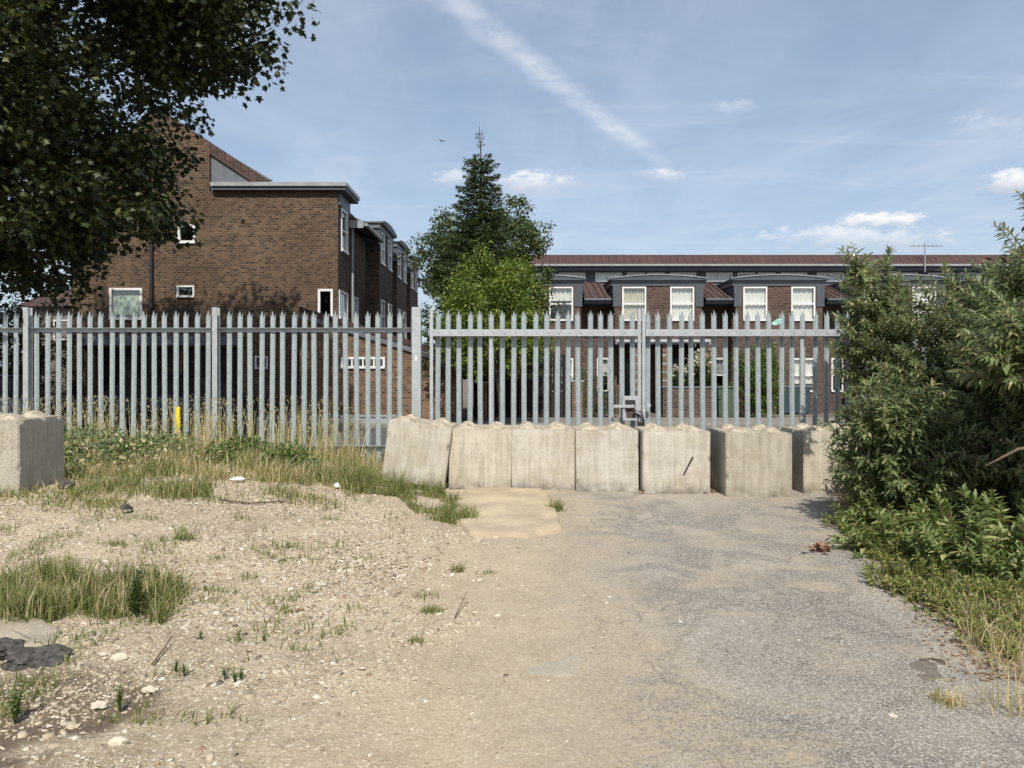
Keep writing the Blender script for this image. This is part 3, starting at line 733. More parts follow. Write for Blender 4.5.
PW = 4.39
def terrace_house(root, zo, bmat, kind='A', closed=(False, False), seen_ground=True):
    """local frame: facade faces -y at y=0, z from 0; zo lifts the whole section"""
    bay = 1.58; h = PW/2; RP = .9
    w1 = [(-.87-.435, -.87+.435), (.87-.435, .87+.435)]
    wz0, wz1 = zo+3.38, zo+4.62
    gz0, gz1 = zo+.8, zo+2.03
    holes = [(a+.02, b-.02, wz0+.02, wz1-.02) for a, b in w1]
    gw = []
    if kind == 'A': gw = [(.87-.44, .87+.44)]
    if kind == 'L': gw = w1
    holes += [(a+.02, b-.02, gz0+.02, gz1-.02) for a, b in gw]
    porch = kind == 'B'
    if porch: holes.append((-1.5, 1.5, zo, zo+2.55))
    mb = MB(); wall_cells(mb, -bay, bay, 0, zo+4.66, 0, .25, holes)
    # bay cheeks, recess walls, sides and back
    mb.box(-bay, -bay+.25, .251, RP, 0, zo+4.66); mb.box(bay-.25, bay, .251, RP, 0, zo+4.66)
    rh = [(-h+.10, -bay-.1, gz0, gz1)] if kind in 'AB' else []
    wall_cells(mb, -h, -bay-.001, 0, zo+4.5, RP, RP+.25, rh); mb.box(bay+.001, h, RP, RP+.25, 0, zo+4.5)
    mb.box(-h, h, 7.5, 7.75, 0, zo+5.5); mb.box(-bay-.05, -bay+.05, .3, RP+.05, .003, zo+4.49); mb.box(bay-.05, bay+.05, .3, RP+.05, .003, zo+4.49)
    for s, c in zip((-1, 1), closed):
        xa, xb = (-h, -h+.25) if s < 0 else (h-.25, h)
        mb.box(xa+(.004 if s < 0 else 0), xb-(.004 if s > 0 else 0), RP+.249, 7.501, .002, zo+4.49)
    if porch: mb.box(-1.5, 1.5, 1.5, 1.6, zo, zo+2.55)
    mb.build('wall', bmat, root)
    for k, (a, b) in enumerate(w1): window(root, a, b, wz0, wz1, 0, curtain='curtain', cover=random.choice((1, 1, 1, .6, .45)))
    for a, b in gw: window(root, a, b, gz0, gz1, 0, curtain='curtain', cover=.8)
    for r_ in rh: window(root, r_[0]-.02, r_[1]+.02, gz0-.02, gz1+.02, RP, curtain='curtain', cover=.5)
    # first floor string courses
    if kind != 'L':
        mb = MB(); mb.box(-1.65, 1.65, -.06, -.003, zo+2.98, zo+3.06); mb.build('string_course', M['grey_light'], root)
    # dormer head: grey box, shallow curved lead roof
    d = MB(); d.box(-bay-.12, bay+.12, -.04, 2.45, zo+4.662, zo+4.84); d.build('dormer_head', M['grey_mid'], root)
    for s in (-1, 1):
        d = MB(); x0_, x1_ = sorted((s*1.35, s*(bay+.06))); d.box(x0_, x1_, -.03, -.002, zo+3.9, zo+4.66)
        x0_, x1_ = sorted((s*(bay+.002), s*(bay+.06))); d.box(x0_, x1_, -.002, 2.3, zo+3.9, zo+4.66)
        d.build('dormer_cheek', M['grey_clad'], root)
    poly = []
    for k in range(13):
        u = -1+2*k/12; poly.append((u*1.76, zo+4.90+.13*(1-u*u)))
    d = MB(); d.prism(poly+[(1.76, zo+4.842), (-1.76, zo+4.842)], -.16, 2.48); d.build('dormer_roof', M['grey_clad'], root)
    poly2 = [(x, z+.002) for x, z in poly]+[(x, z-.03) for x, z in poly[::-1]]
    d = MB(); d.prism([(x, z+.028) for x, z in poly2], -.19, -.165); d.build('dormer_trim', M['grey_light'], root)
    # tiled slopes between dormers with gutters
    for s in (-1, 1):
        xa, xb = (-h, -bay-.13) if s < 0 else (bay+.13, h)
        t = MB(); t.add([(xa, -.05, zo+4.22), (xb, -.05, zo+4.22), (xb, 2.48, zo+5.06), (xa, 2.48, zo+5.06), (xa, -.05, zo+4.12), (xb, -.05, zo+4.12), (xb, 2.48, zo+4.96), (xa, 2.48, zo+4.96)],
                  [(0, 1, 2, 3), (4, 7, 6, 5), (0, 4, 5, 1), (1, 5, 6, 2), (2, 6, 7, 3), (3, 7, 4, 0)])
        # pantile rolls
        k = xa+.1
        while k < xb-.05:
            t.tube([(k, -.08, zo+4.225), (k, 2.45, zo+5.065)], .04, 6); k += .2
        t.build('roof_tiles', M['tile_roof'], root)
        t = MB(); t.tube([(xa, -.14, zo+4.14), (xb, -.14, zo+4.14)], .055, 8); t.box(xa, xb, -.07, -.052, zo+4.02, zo+4.2); t.build('gutter', M['grey_clad'], root)
        t = MB(); t.box(xa, xb, -.05, RP, zo+4.0, zo+4.02); t.build('soffit', M['grey_clad'], root)
    # clerestory
    cw = [(-2.0, -.95), (-.75, -.05), (.05, .75), (.95, 2.0)] if kind != 'L' else [(-2.0, -.1), (.1, 2.0)]
    mb = MB(); wall_cells(mb, -h, h, zo+4.86, zo+5.75, 2.5, 2.6, [(a+.02, b-.02, zo+5.12, zo+5.44) for a, b in cw]); mb.build('clerestory_wall', M['grey_clad'], root)
    for k, (a, b) in enumerate(cw): window(root, a, b, zo+5.1, zo+5.46, 2.5, sash=False, curtain=('curtain', None, None)[k % 3], fw=.05, mull=3 if k % 2 else 1)
    # fascia and upper tiled mansard
    mb = MB(); mb.box(-h, h, 2.15, 2.49, zo+5.50, zo+5.70); mb.build('fascia', M['grey_clad'], root)
    mb = MB(); mb.box(-h, h, 1.98, 2.14, zo+5.66, zo+5.73); mb.build('roof_gutter', M['grey_light'], root)
    mb = MB(); mb.add([(-h, 2.0, zo+5.732), (h, 2.0, zo+5.732), (h, 2.45, zo+6.16), (-h, 2.45, zo+6.16), (-h, 7.7, zo+6.16), (h, 7.7, zo+6.16), (-h, 7.7, zo+5.5), (h, 7.7, zo+5.5), (-h, 2.6, zo+5.732), (h, 2.6, zo+5.732)],
                      [(0, 1, 2, 3), (3, 2, 5, 4), (4, 5, 7, 6), (0, 3, 4, 6, 8), (1, 9, 7, 5, 2), (0, 8, 9, 1)])
    mb.build('roof', M['tile_red'], root)
    if porch:
        mb = MB(); mb.box(-1.62, 1.62, -.9, .0, zo+2.55, zo+2.62); mb.build('porch_roof', M['grey_clad'], root)
        mb = MB()
        for k in range(7): xk = -1.5+k*.5; mb.box(xk-.17, xk+.17, -.93, -.905, zo+2.50, zo+2.68)
        mb.tube([(-1.62, -.96, zo+2.60), (1.62, -.96, zo+2.60)], .06, 8); mb.build('porch_edge', M['grey_light'], root)
        for x in (-.75, .75):
            mb = MB(); mb.box(x-.42, x+.42, 1.44, 1.495, zo+.05, zo+2.05); dr = mb.build('door', M['door'], root)
            mb = MB(); mb.box(x-.28, x+.28, 1.43, 1.438, zo+1.2, zo+1.85); mb.build('pane', M['glass'], dr)
        for x in (-.87, .12):
            mb = MB(); mb.box(x-.13, x+.13, -.85, -.6, zo, zo+2.545); pr_ = mb.build('brick_pier', M['brick_warm'], root)
            mb = MB()
            for k in range(7): mb.box(x-.133, x+.133, -.853, -.597, zo+.3+k*.3, zo+.35+k*.3)
            mb.build('stone_band', M['grey_light'], pr_)

YT = 27.0
names = [('A', 537+3), ('B', 658), ('A', 779), ('B', 899), ('A', 1019)]
labs = ['terraced house nearest the trees, its left window hidden by the bright green tree',
        'terraced house straight behind the gate lock, with a long porch canopy',
        'terraced house behind the right gate leaf with a green hedge at its door',
        'terraced house mostly hidden behind the top of the big shrub',
        'terraced house at the right edge, almost wholly behind the shrub']
for k, ((kd, pxc), lab) in enumerate(zip(names, labs)):
    x = 5.30+PW*(k-1)
    r_ = empty('terraced_house', (x, YT, 0)); tag(r_, lab, 'house', 'two storey brick terrace beyond the gate')
    random.seed(30+k); terrace_house(r_, 0, M['brick_terrace'], kd, (k == 0, k == 4))
# left terrace, facade facing +x
XL = -4.98
for k, lab in enumerate(['second house of the left terrace, first dormer behind the big gable', 'third house of the left terrace, with the middle dormer', 'farthest house of the left terrace, dormer touching the trees']):
    r_ = empty('terraced_house', (XL, 29.45+4.2*k, 0), R(90)); tag(r_, lab, 'house', 'three storey brick terrace receding on the left')
    r_.scale = (4.2/PW, 1, 1)
    random.seed(60+k); terrace_house(r_, 2.25, M['brick'], 'L', (False, k == 2))

# gable end house (left)
gh = empty('gable_house', (0, 23, 0)); tag(gh, 'big dark brick end house on the left with a flat topped gable wall', 'house')
wx = lambda p: at(p, 0, 23).x
wz = lambda p: at(0, p, 23).z
xr = -5.38; xl = -13.6
W = [  # px x0,x1,y0,y1, curtain
 (178, 195.5, 224.5, 243.5, None, .07), (177, 194.5, 285.5, 297.5, None, .05), (109.5, 142.5, 288, 320, 'blind', .07), (318, 333, 289, 319, None, .07), (255, 268, 356, 369, None, .05)]
holes = []
for a, b, c, d, cu, fw in W: holes.append((wx(a)+.02, wx(b)-.02, wz(d)+.02, wz(c)-.02))
gholes = holes+[(-12.9, -10.5, .02, 2.3), (-10.2, -8.4, .02, 2.3)]
mb = MB(); wall_cells(mb, xl, xr, 0, 7.12, 0, .3, gholes)
# facade side wall (faces +x) with windows
fw1 = [(.42, 1.3, 5.35, 6.72), (.12, 1.3, 3.2, 4.1), (2.2, 2.95, 3.2, 4.1)]
wall_cells(mb, 1.6, 4.35, 0, 6.35, 5.38, 5.68, [(2.22, 2.93, 3.22, 4.08)], axis='x')
mb.box(-5.95, -5.65, 1.6, 4.35, 6.3, 7.1)
wall_cells(mb, .299, 1.6, 0, 7.12, 5.38, 5.68, [(a+.02, b-.02, c+.02, d-.02) for a, b, c, d in fw1], axis='x')
mb.box(xl, xr-.31, 7.7, 8.0, 0, 6.6); mb.box(xl, xl+.3, .301, 7.69, 0, 6.0)
# raised gable brick left of the grey infill
slope = lambda x: wz(148)+(wx(218)-x)*.66
mb.prism([(-9.35, 7.121), (-9.35, slope(-9.35)-.02), (-11.1, slope(-11.1)-.02), (-13.4, 7.121)], .0, .3)
mb.build('wall', M['brick'], gh)
for (a, b, c, d, cu, fw) in W: window(gh, wx(a), wx(b), wz(d), wz(c), 0, sash=False, curtain=cu, fw=fw, cover=.9 if cu else 1)
wdw = []
for q, (a, b, c, d) in enumerate(fw1): window(gh, a, b, c, d, 5.38, sash=(q == 0), curtain='curtain' if q else None, axis='x', fw=.07)
mb = MB(); mb.prism([(-9.34, 7.16), (-9.34, slope(-9.34)-.02), (-7.45, 7.5)], .10, .2); mb.build('gable_infill', M['grey_mid'], gh)
# monopitch roof slab seen end on
def slab(mb, xa, za, xb, zb, t, y0, y1): mb.prism([(xa, za), (xb, zb), (xb, zb-t), (xa, za-t)], y0, y1)
mb = MB(); slab(mb, -7.3, wz(185), -11.1, slope(-11.1)+.02, .26, .05, 8); slab(mb, -11.101, slope(-11.1)+.02, -13.9, 7.0, .26, .05, 8); mb.build('roof', M['tile_roof'], gh)
mb = MB(); slab(mb, -7.3, wz(185)-.27, -11.1, slope(-11.1)-.25, .10, .03, .09); mb.build('verge_board', M['rust'], gh)
# flat coping with shadow gap board
mb = MB(); mb.box(-9.25, xr+.30, -.22, 1.85, 7.24, 7.36); mb.build('coping', M['grey_light'], gh)
mb = MB(); mb.box(-9.2, xr+.26, -.17, 1.8, 7.13, 7.238); mb.build('coping_soffit', M['grey_clad'], gh)
mb = MB(); mb.box(-9.2, xr-.31, 2.001, 7.6, 7.0, 7.12); mb.build('flat_roof', M['grey_clad'], gh)
mb = MB(); mb.box(xr+.003, xr+.035, .1, 1.6, 6.74, 7.128); mb.build('dormer_head', M['grey_mid'], gh)
mb = MB(); mb.prism([(xr+.48, 6.42), (xr+.48, 6.54), (-7.4, 7.33), (-7.4, 7.21)], 1.62, 4.33); mb.build('roof_tiles', M['tile_roof'], gh)
mb = MB(); mb.tube([(xr+.54, 1.64, 6.42), (xr+.54, 4.3, 6.42)], .06, 8); mb.box(xr+.003, xr+.47, 1.6, 1.62, 6.3, 6.56); mb.build('gutter', M['grey_light'], gh)
c = at(151, 0, 22.9).x; mb = MB(); mb.tube([(c, -.09, 0), (c, -.09, 6.7)], .055, 8)
for z in (1.5, 3.5, 5.4): mb.box(c-.08, c+.08, -.1, -.003, z, z+.05)
mb.build('drainpipe', M['dark_metal'], gh)
mb = MB(); mb.tube([(xr+.07, 1.8, 0), (xr+.07, 1.8, 6.3)], .04, 8); mb.build('drainpipe', M['grey_light'], gh)
mb = MB(); mb.box(wx(241), wx(245), -.02, -.002, wz(223), wz(219)); mb.build('air_brick', M['black'], gh)
# black garage doors set back, added to darken the shaded gable foot
for a, b in ((-12.9, -10.5), (-10.2, -8.4)):
    mb = MB(); mb.box(a, b, .2, .26, .02, 2.3)
    k = a+.15
    while k < b: mb.box(k-.01, k+.01, .19, .1995, .05, 2.27); k += .15
    mb.build('dark_door', M['black'], gh)
mb = MB(); mb.box(xl+.3, -8.3, -.14, -.003, 2.36, 2.66); mb.build('fascia', M['grey_mid'], gh)
# low lean-to
le = empty('lean_to', (0, 22.95, 0)); tag(le, 'low brick lean-to with a sloping grey fascia beside the left terrace', 'outbuilding')
xa, xb = -6.9, at(458, 0, 22.95).x; za = at(0, 321, 22.95).z; zb = at(0, 367, 22.95).z
zs = lambda x: za+(zb-za)*(x-xa)/(xb-xa)
ya = -1.2
fzx = lambda p: at(p, 0, 21.75).x; fzz = lambda p: at(0, p, 21.75).z
xa, xb = fzx(300), fzx(458); za, zb = fzz(318), fzz(367)
wins = [(fzx(341), fzx(385), fzz(368.5), fzz(357))]
mb = MB(); a, b, c, d = wins[0]
mb.prism([(xa, 0), (xb, 0), (xb, zb), (b, zs(b)), (b, c), (a, c), (a, zs(a)), (xa, za)], ya, ya+.22)
mb.prism([(a, d), (b, d), (b, zs(b)-.0), (a, zs(a)-.0)], ya+.001, ya+.219)
mb.box(xb-.22, xb, ya+.221, .9, 0, zb-.02); mb.box(xa, xb-.221, .7, .9, 0, zb-.02); mb.box(xa, xa+.22, ya+.221, -.02, 0, zb)
mb.build('wall', M['brick_warm'], le)
window(le, a-.0, b+.0, c, d, ya, sash=False, curtain=None, fw=.06, mull=3)
mb = MB(); mb.prism([(xa, za), (xb+.05, zb), (xb+.05, zb+.17), (xa, za+.17)], ya-.07, ya-.003); mb.build('fascia', M['grey_mid'], le)
mb = MB(); mb.prism([(xa, za+.172), (xb+.08, zb+.172), (xb+.08, zb+.33), (xa, za+.33)], ya-.1, .95); mb.build('roof', M['tile_red'], le)

# garden wall, planters and street bits in front of the right terrace
def lowwall(px0, px1, py0, Y, mat, name, label, cap=None, t=.22):
    a = at(px0, 0, Y).x; b = at(px1, 0, Y).x; z = at(0, py0, Y).z
    w_ = empty(name, ((a+b)/2, Y, 0)); tag(w_, label, 'wall'); L = (b-a)/2
    mb = MB(); mb.box(-L, L, 0, t, 0, z); mb.build('brickwork', mat, w_)
    mb = MB(); mb.box(-L-.03, L+.03, -.03, t+.03, z+.002, z+.05); mb.build('coping', M[cap or 'grey_mid'], w_)
lowwall(663, 716, 388, 23.6, M['brick_terrace'], 'garden_wall', 'brown brick garden wall with pale spiky flowers rising behind it')
lowwall(572, 583, 382, 23.6, M['brick_warm'], 'brick_pier', 'short red brick pier left of the iron railings', 'grey_light', .35)
lowwall(478, 487, 383, 21.8, M['brick_warm'], 'brick_pier', 'brick gate pier with a pale cap at the foot of the trees', 'grey_light', .3)
lowwall(250, 395, 417, 20.7, M['grey_light'], 'kerb_wall', 'low pale kerb wall seen between the pales left of the gate', 'grey_light', .2)
rl = empty('railings', (at(598, 0, 23.6).x, 23.6, 0)); tag(rl, 'low black iron railings before the terraced house left of the lock box', 'railings')
mb = MB(); a, b = at(584, 0, 23.6).x-rl.location.x, at(616, 0, 23.6).x-rl.location.x
mb.box(a, b, -.01, .01, .85, .88); mb.box(a, b, -.01, .01, .1, .13); mb.build('rail', M['dark_metal'], rl)
mb = MB(); k = a
while k < b: mb.tube([(k, 0, 0), (k, 0, 1.0)], .008, 5); k += .11
mb.build('bars', M['dark_metal'], rl)
tf = empty('shade_fence', (at(520, 0, 23.9).x, 23.9, 0)); tag(tf, 'near black board fence added to stand for the shade under the trees', 'fence')  # added boards, their black colour fills in for tree shade
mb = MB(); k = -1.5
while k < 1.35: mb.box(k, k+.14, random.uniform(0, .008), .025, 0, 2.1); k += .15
mb.build('boards', M['shade_wood'], tf); mb = MB(); mb.box(-1.5, 1.35, -.02, -.001, 1.7, 1.78); mb.build('rail', M['shade_wood'], tf)
wb = empty('wheelie_bin', (at(724, 0, 24.4).x, 24.4, .0)); tag(wb, 'dull green wheelie bin standing behind the pales next to the hedge', 'bin')
mb = MB(); mb.add([(-.24, -.26, .06), (.24, -.26, .06), (.24, .26, .06), (-.24, .26, .06), (-.29, -.33, 1.0), (.29, -.33, 1.0), (.29, .33, 1.0), (-.29, .33, 1.0)], [(0, 3, 2, 1), (4, 5, 6, 7), (0, 1, 5, 4), (1, 2, 6, 5), (2, 3, 7, 6), (3, 0, 4, 7)]); mb.build('bin_body', M['bin'], wb, bevel=.02)
mb = MB(); mb.box(-.31, .31, -.36, .34, 1.005, 1.07); mb.build('lid', M['bin'], wb, bevel=.02)
for s in (-1, 1):
    mb = MB(); mb.tube([(s*.2, .3, .1), (s*.26, .3, .1)], .1, 12); mb.build('wheel', M['rubber'], wb)
gd = empty('dark_door', (at(795, 0, 26.7).x, 26.7, 0)); 
tag(gd, 'dark panelled door low in the brick front, right of the hedge', 'door')
mb = MB(); mb.box(-.55, .55, 0, .06, .05, .98); mb.build('door_leaf', M['door'], gd, bevel=.01)
mb = MB(); mb.box(-.62, .62, -.02, .1, .982, 1.05); mb.build('lintel', M['grey_mid'], gd)

# aerial pole over the right terrace and chimney pot
ae = empty('aerial', (at(925, 0, 28.9).x, 28.9, 0)); tag(ae, 'thin television aerial pole rising over the terrace roof behind the shrub', 'aerial')
mb = MB(); mb.tube([(0, 0, 5.4), (0, 0, at(0, 243, 28.9).z)], .022, 6); mb.build('pole', M['grey_light'], ae)
mb = MB(); zt = at(0, 246, 28.9).z; mb.tube([(-.6, 0, zt), (.7, 0, zt)], .012, 5)
for k in range(7): mb.tube([(-.5+k*.18, -.2, zt), (-.5+k*.18, .2, zt)], .008, 4)
mb.build('antenna', M['grey_light'], ae)
vp = empty('vent_pipe', (at(848, 0, 29.5).x, 29.5, 0)); tag(vp, 'short vent pipe with a white collar on the terrace roof edge', 'vent pipe')
mb = MB(); mb.tube([(0, 0, 6.0), (0, 0, at(0, 252, 29.5).z)], .06, 8); mb.build('pipe', M['grey_clad'], vp)
mb = MB(); mb.tube([(.17, -.05, 6.05), (.15, -.05, 6.25)], .09, 8); mb.build('collar', M['litter'], vp)

# distant small house seen at far left under the tree
hs = empty('far_house', (at(52, 0, 40).x, 40, 0)); tag(hs, 'distant pale house with a red roof glimpsed at the far left under the tree', 'house')
mb = MB(); mb.box(-1.5, 1.6, 0, 6, 0, 5.0); mb.build('wall', simple('dull render', (.16, .14, .12), (.12, .10, .09), .9), hs)
mb = MB(); mb.prism([(-.4, 4.99), (6.4, 4.99), (3, 6.3)], -1.7, 1.8, 'x'); mb.build('roof', M['tile_red'], hs)
window(hs, .1, .9, 3.2, 4.3, 0, curtain=None)

# ------------------------------------------------------------------ parked cars
def car(loc, rz, paint, label):
    c = empty('parked_car', loc, rz); tag(c, label, 'car', 'cars parked beyond the fence')
    # side profile (x along the car, z)
    body = [(-2.08, .30), (-2.12, .62), (-2.0, .86), (-1.15, .98), (1.45, .98), (2.02, .90), (2.12, .62), (2.08, .30)]
    bm = bmesh.new()
    def loft(prof, hw, name, mat, inset=0, par=c):
        bm = bmesh.new(); n = len(prof); rows = []
        for y, s in ((-hw, .96), (-hw*.97, 1), (hw*.97, 1), (hw, .96)):
            rows.append([bm.verts.new((x*s if abs(x) > 1 else x, y*(1-inset*(z-.98)), z)) for x, z in prof])
        for a, b in zip(rows, rows[1:]):
            for k in range(n): bm.faces.new((a[k], a[(k+1) % n], b[(k+1) % n], b[k]))
        bm.faces.new(rows[0]); bm.faces.new(rows[-1][::-1]); bmesh.ops.recalc_face_normals(bm, faces=bm.faces)
        me = bpy.data.meshes.new(name); bm.to_mesh(me); bm.free(); me.materials.append(mat)
        o = bpy.data.objects.new(name, me); COL.objects.link(o); o.parent = par
        b = o.modifiers.new('bevel', 'BEVEL'); b.width = .05; b.segments = 3; b.limit_method = 'ANGLE'; b.angle_limit = R(20); me.shade_smooth()
        return o
    loft(body, .87, 'body', paint)
    loft([(-1.25, .97), (-.62, 1.40), (.1, 1.47), (.95, 1.42), (1.75, .97)], .78, 'cabin', M['black'], .28)
    loft([(-.60, 1.41), (.1, 1.485), (.97, 1.435), (.97, 1.46), (.1, 1.51), (-.60, 1.435)], .66, 'car_roof', paint)
    for x in (-1.32, 1.32):
        for s in (-1, 1):
            mb = MB(); mb.tube([(x, s*.68, .32), (x, s*.89, .32)], .32, 20); w_ = mb.build('wheel', M['rubber'], c)
            mb = MB(); mb.tube([(x, s*.891, .32), (x, s*.90, .32)], .2, 12); mb.build('rim', M['paint_silver'], w_)
    for s in (-1, 1):
        mb = MB(); mb.box(-2.13, -2.02, s*.62-.16, s*.62+.16, .64, .78); mb.build('headlight', M['lamp'], c, bevel=.02)
    mb = MB(); mb.box(-.9, 1.3, -.885, -.872, .9, .92); mb.build('trim', M['paint_silver'], c)
    return c
car((at(165, 0, 18.8).x, 18.8, 0), 0, M['paint_car'], 'dark car parked in deep shade behind the fence, left of the drainpipe')
car((at(-35, 0, 18.3).x, 18.3, 0), 0, M['paint_silver'], 'silver car parked behind the fence at the far left')

# ------------------------------------------------------------------ aircraft
pc = at(442, 141, 1500); ac = empty('airliner', pc, R(200)); tag(ac, 'tiny distant airliner in the sky left of the conifer top', 'aeroplane')
ac.rotation_euler = (R(18), R(-12), R(25)); ac.scale = (1.15,)*3
mb = MB(); mb.tube([(0, -10, 0), (0, -8, .2), (0, 6, .2), (0, 10, .8)], [.3, 1.1, 1.1, .3], 10); mb.build('fuselage', M['plane'], ac)
mb = MB(); 
for s in (-1, 1): mb.add([(0, -2.2, 0), (0, 2.2, 0), (s*10.5, 3.2, .6), (s*10.5, 1.8, .6), (0, -2.2, .4), (0, 2.2, .4), (s*10.5, 3.2, .75), (s*10.5, 1.8, .75)], [(0, 1, 2, 3), (4, 7, 6, 5), (0, 3, 7, 4), (1, 5, 6, 2), (2, 6, 7, 3)])
mb.build('wing', M['plane'], ac)
mb = MB(); mb.add([(0, 6.5, .8), (0, 10, .8), (0, 10.4, 4), (0, 9, 4), (.3, 6.5, .8), (.3, 10, .8), (.3, 10.4, 4), (.3, 9, 4)], [(0, 1, 2, 3), (4, 7, 6, 5), (0, 4, 5, 1), (1, 5, 6, 2), (2, 6, 7, 3), (3, 7, 4, 0)])
mb.add([(-4, 9.6, .9), (4, 9.6, .9), (4, 10.6, .9), (-4, 10.6, .9), (0, 7.6, .9)], [(0, 4, 1, 2, 3)]); mb.build('tail_fin', M['plane'], ac)

# ------------------------------------------------------------------ trees
M['leaf_dark'] = leafmat('plane tree leaf', (.016, .027, .008), (.040, .058, .016), (.12, .14, .035), .5, .25)
M['leaf_mid'] = leafmat('broad leaf', (.050, .082, .025), (.085, .12, .04), (.14, .17, .06), .5, .25)
M['leaf_bright'] = leafmat('bright leaf', (.085, .14, .022), (.17, .23, .04), (.28, .32, .07), .5, .35)
M['leaf_conifer'] = leafmat('conifer needle', (.065, .10, .048), (.115, .16, .075), (.18, .21, .11), .55, .2)
M['leaf_bud'] = leafmat('grey green shrub leaf', (.10, .14, .052), (.21, .265, .105), (.40, .36, .17), .42, .32, back=(.30, .34, .24))
M['leaf_fringe'] = leafmat('yellow green weed leaf', (.14, .18, .04), (.28, .30, .08), (.42, .33, .15), .55, .3)
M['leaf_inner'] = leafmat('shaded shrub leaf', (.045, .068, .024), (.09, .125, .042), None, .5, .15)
M['leaf_shrub_lit'] = leafmat('fresh green leaf', (.10, .15, .045), (.235, .29, .10), (.42, .41, .18), .5, .3)
M['leaf_hedge'] = leafmat('hedge leaf', (.05, .10, .02), (.10, .16, .035), (.2, .26, .06), .5, .3)
M['grass'] = leafmat('grass blade', (.125, .155, .045), (.25, .265, .095), (.48, .41, .24), .6, .4)
M['grass_dry'] = leafmat('dry grass blade', (.40, .33, .18), (.58, .50, .32), (.18, .22, .06), .7, .35)
M['litter_leaf'] = leafmat('dead leaf', (.16, .085, .05), (.34, .24, .14), (.10, .055, .035), .8, .1)
M['flower'] = leafmat('cream flower', (.40, .38, .26), (.60, .57, .42), None, .7, .2)
M['panicle'] = simple('spent brown flower spike', (.16, .09, .05), (.24, .14, .08), .9, 40)

def clumps_leaves(centres, radii, per, size, jitter=.25, squash=.75, droop=.25):
    """leaf positions gathered in clumps around twig ends"""
    n = len(centres)*per
    C_ = np.repeat(centres, per, 0); rr = np.repeat(radii, per)
    d = rdir(n); r = RNG.random(n)**.45
    P = C_+d*(r*rr)[:, None]*np.array([1, 1, squash])
    N = nrmz(d*.5+np.array([0, 0, .75])+RNG.normal(scale=.45, size=(n, 3)))
    D = nrmz(np.cross(N, rdir(n))+np.array([0, 0, -droop])+d*.25)
    return P, D, N
def crown_centres(n, c, r, power=.33, keep=None, lump=.28, ls=1.6):
    out = []
    while len(out) < n:
        d = Vector(RNG.normal(size=3)).normalized(); t = RNG.random()**power
        k = 1+lump*mnoise.noise(d*2.2+Vector((c[0], c[1], 0)))*1.6
        p = Vector((c[0]+d.x*r[0]*t*k, c[1]+d.y*r[1]*t*k, c[2]+d.z*r[2]*t*k))
        if keep and not keep(p): continue
        if mnoise.noise(p*ls+Vector((7, 3, 1))) < -.32: continue
        out.append(p)
    return np.array([tuple(p) for p in out])
def limbs(mb, base, top, centres, r0, n_l=14, n=7, first=.45):
    base = Vector(base); top = Vector(top)
    pts = [base.lerp(top, t)+Vector((mnoise.noise(Vector((t*3, base.x, 0)))*.15, mnoise.noise(Vector((t*3, 5, base.y)))*.15, 0)) for t in np.linspace(0, 1, 8)]
    mb.tube(pts, [r0*(1-.75*t) for t in np.linspace(0, 1, 8)], 10)
    idx = RNG.choice(len(centres), min(n_l, len(centres)), replace=False)
    for q in idx:
        t = random.uniform(first, .95); s = base.lerp(top, t); e = Vector(centres[q])
        mid = s.lerp(e, .5)+Vector((random.uniform(-.2, .2), random.uniform(-.2, .2), .2+(e-s).length*.06))
        rr = r0*(1-.75*t)*.5; pp = [s, s.lerp(mid, .5)+Vector((0, 0, .06)), mid, mid.lerp(e, .5), e]
        mb.tube(pp, [rr, rr*.8, rr*.55, rr*.3, rr*.1], 6)

# big plane tree, upper left
pt = empty('plane_tree', (-11.2, 13.6, 0)); tag(pt, 'huge dark leafy tree filling the upper left corner and overhanging the fence', 'tree')
c0 = (-10.6, 13.1, 9.1)
kp = lambda p: p.z > 2.75 and p.z-(23-p.y)*1.19 < 3.6 and p.x < -2.6+.0*p.z  # crown trimmed so its shadow stays low on the gable
cen = np.concatenate([crown_centres(1050, (-11.4, 13.1, 9.1), (6.1, 6.0, 6.5), .36, keep=kp, lump=.16, ls=.5),
    crown_centres(200, (-5.85, 12.8, 8.5), (1.95, 2.0, 2.0), .5, keep=kp, lump=.2, ls=.5),
    crown_centres(330, (-8.0, 12.9, 11.6), (3.6, 3.0, 2.9), .5, keep=kp, lump=.2, ls=.5),  # upper lobe out of frame, added to shade the gable foot
    crown_centres(420, (-9.6, 12.6, 5.2), (3.3, 3.0, 2.5), .5, keep=kp, lump=.2, ls=.2)])
off = np.array([-11.2, 13.6, 0])
cen2 = cen-off
P, D, N = clumps_leaves(cen2, RNG.uniform(.4, .75, len(cen2)), 76, .15, squash=.7, droop=.45)
L = RNG.uniform(.07, .14, len(P))
leaf_object('crown', P, D, N, L, L*1.05, MAPLE, M['leaf_dark'], pt)
mb = MB(); limbs(mb, (0, 0, -.2), (.3, -.2, 11), cen2, .42, 60, first=.3); mb.build('trunk', M['bark'], pt, smooth=True)

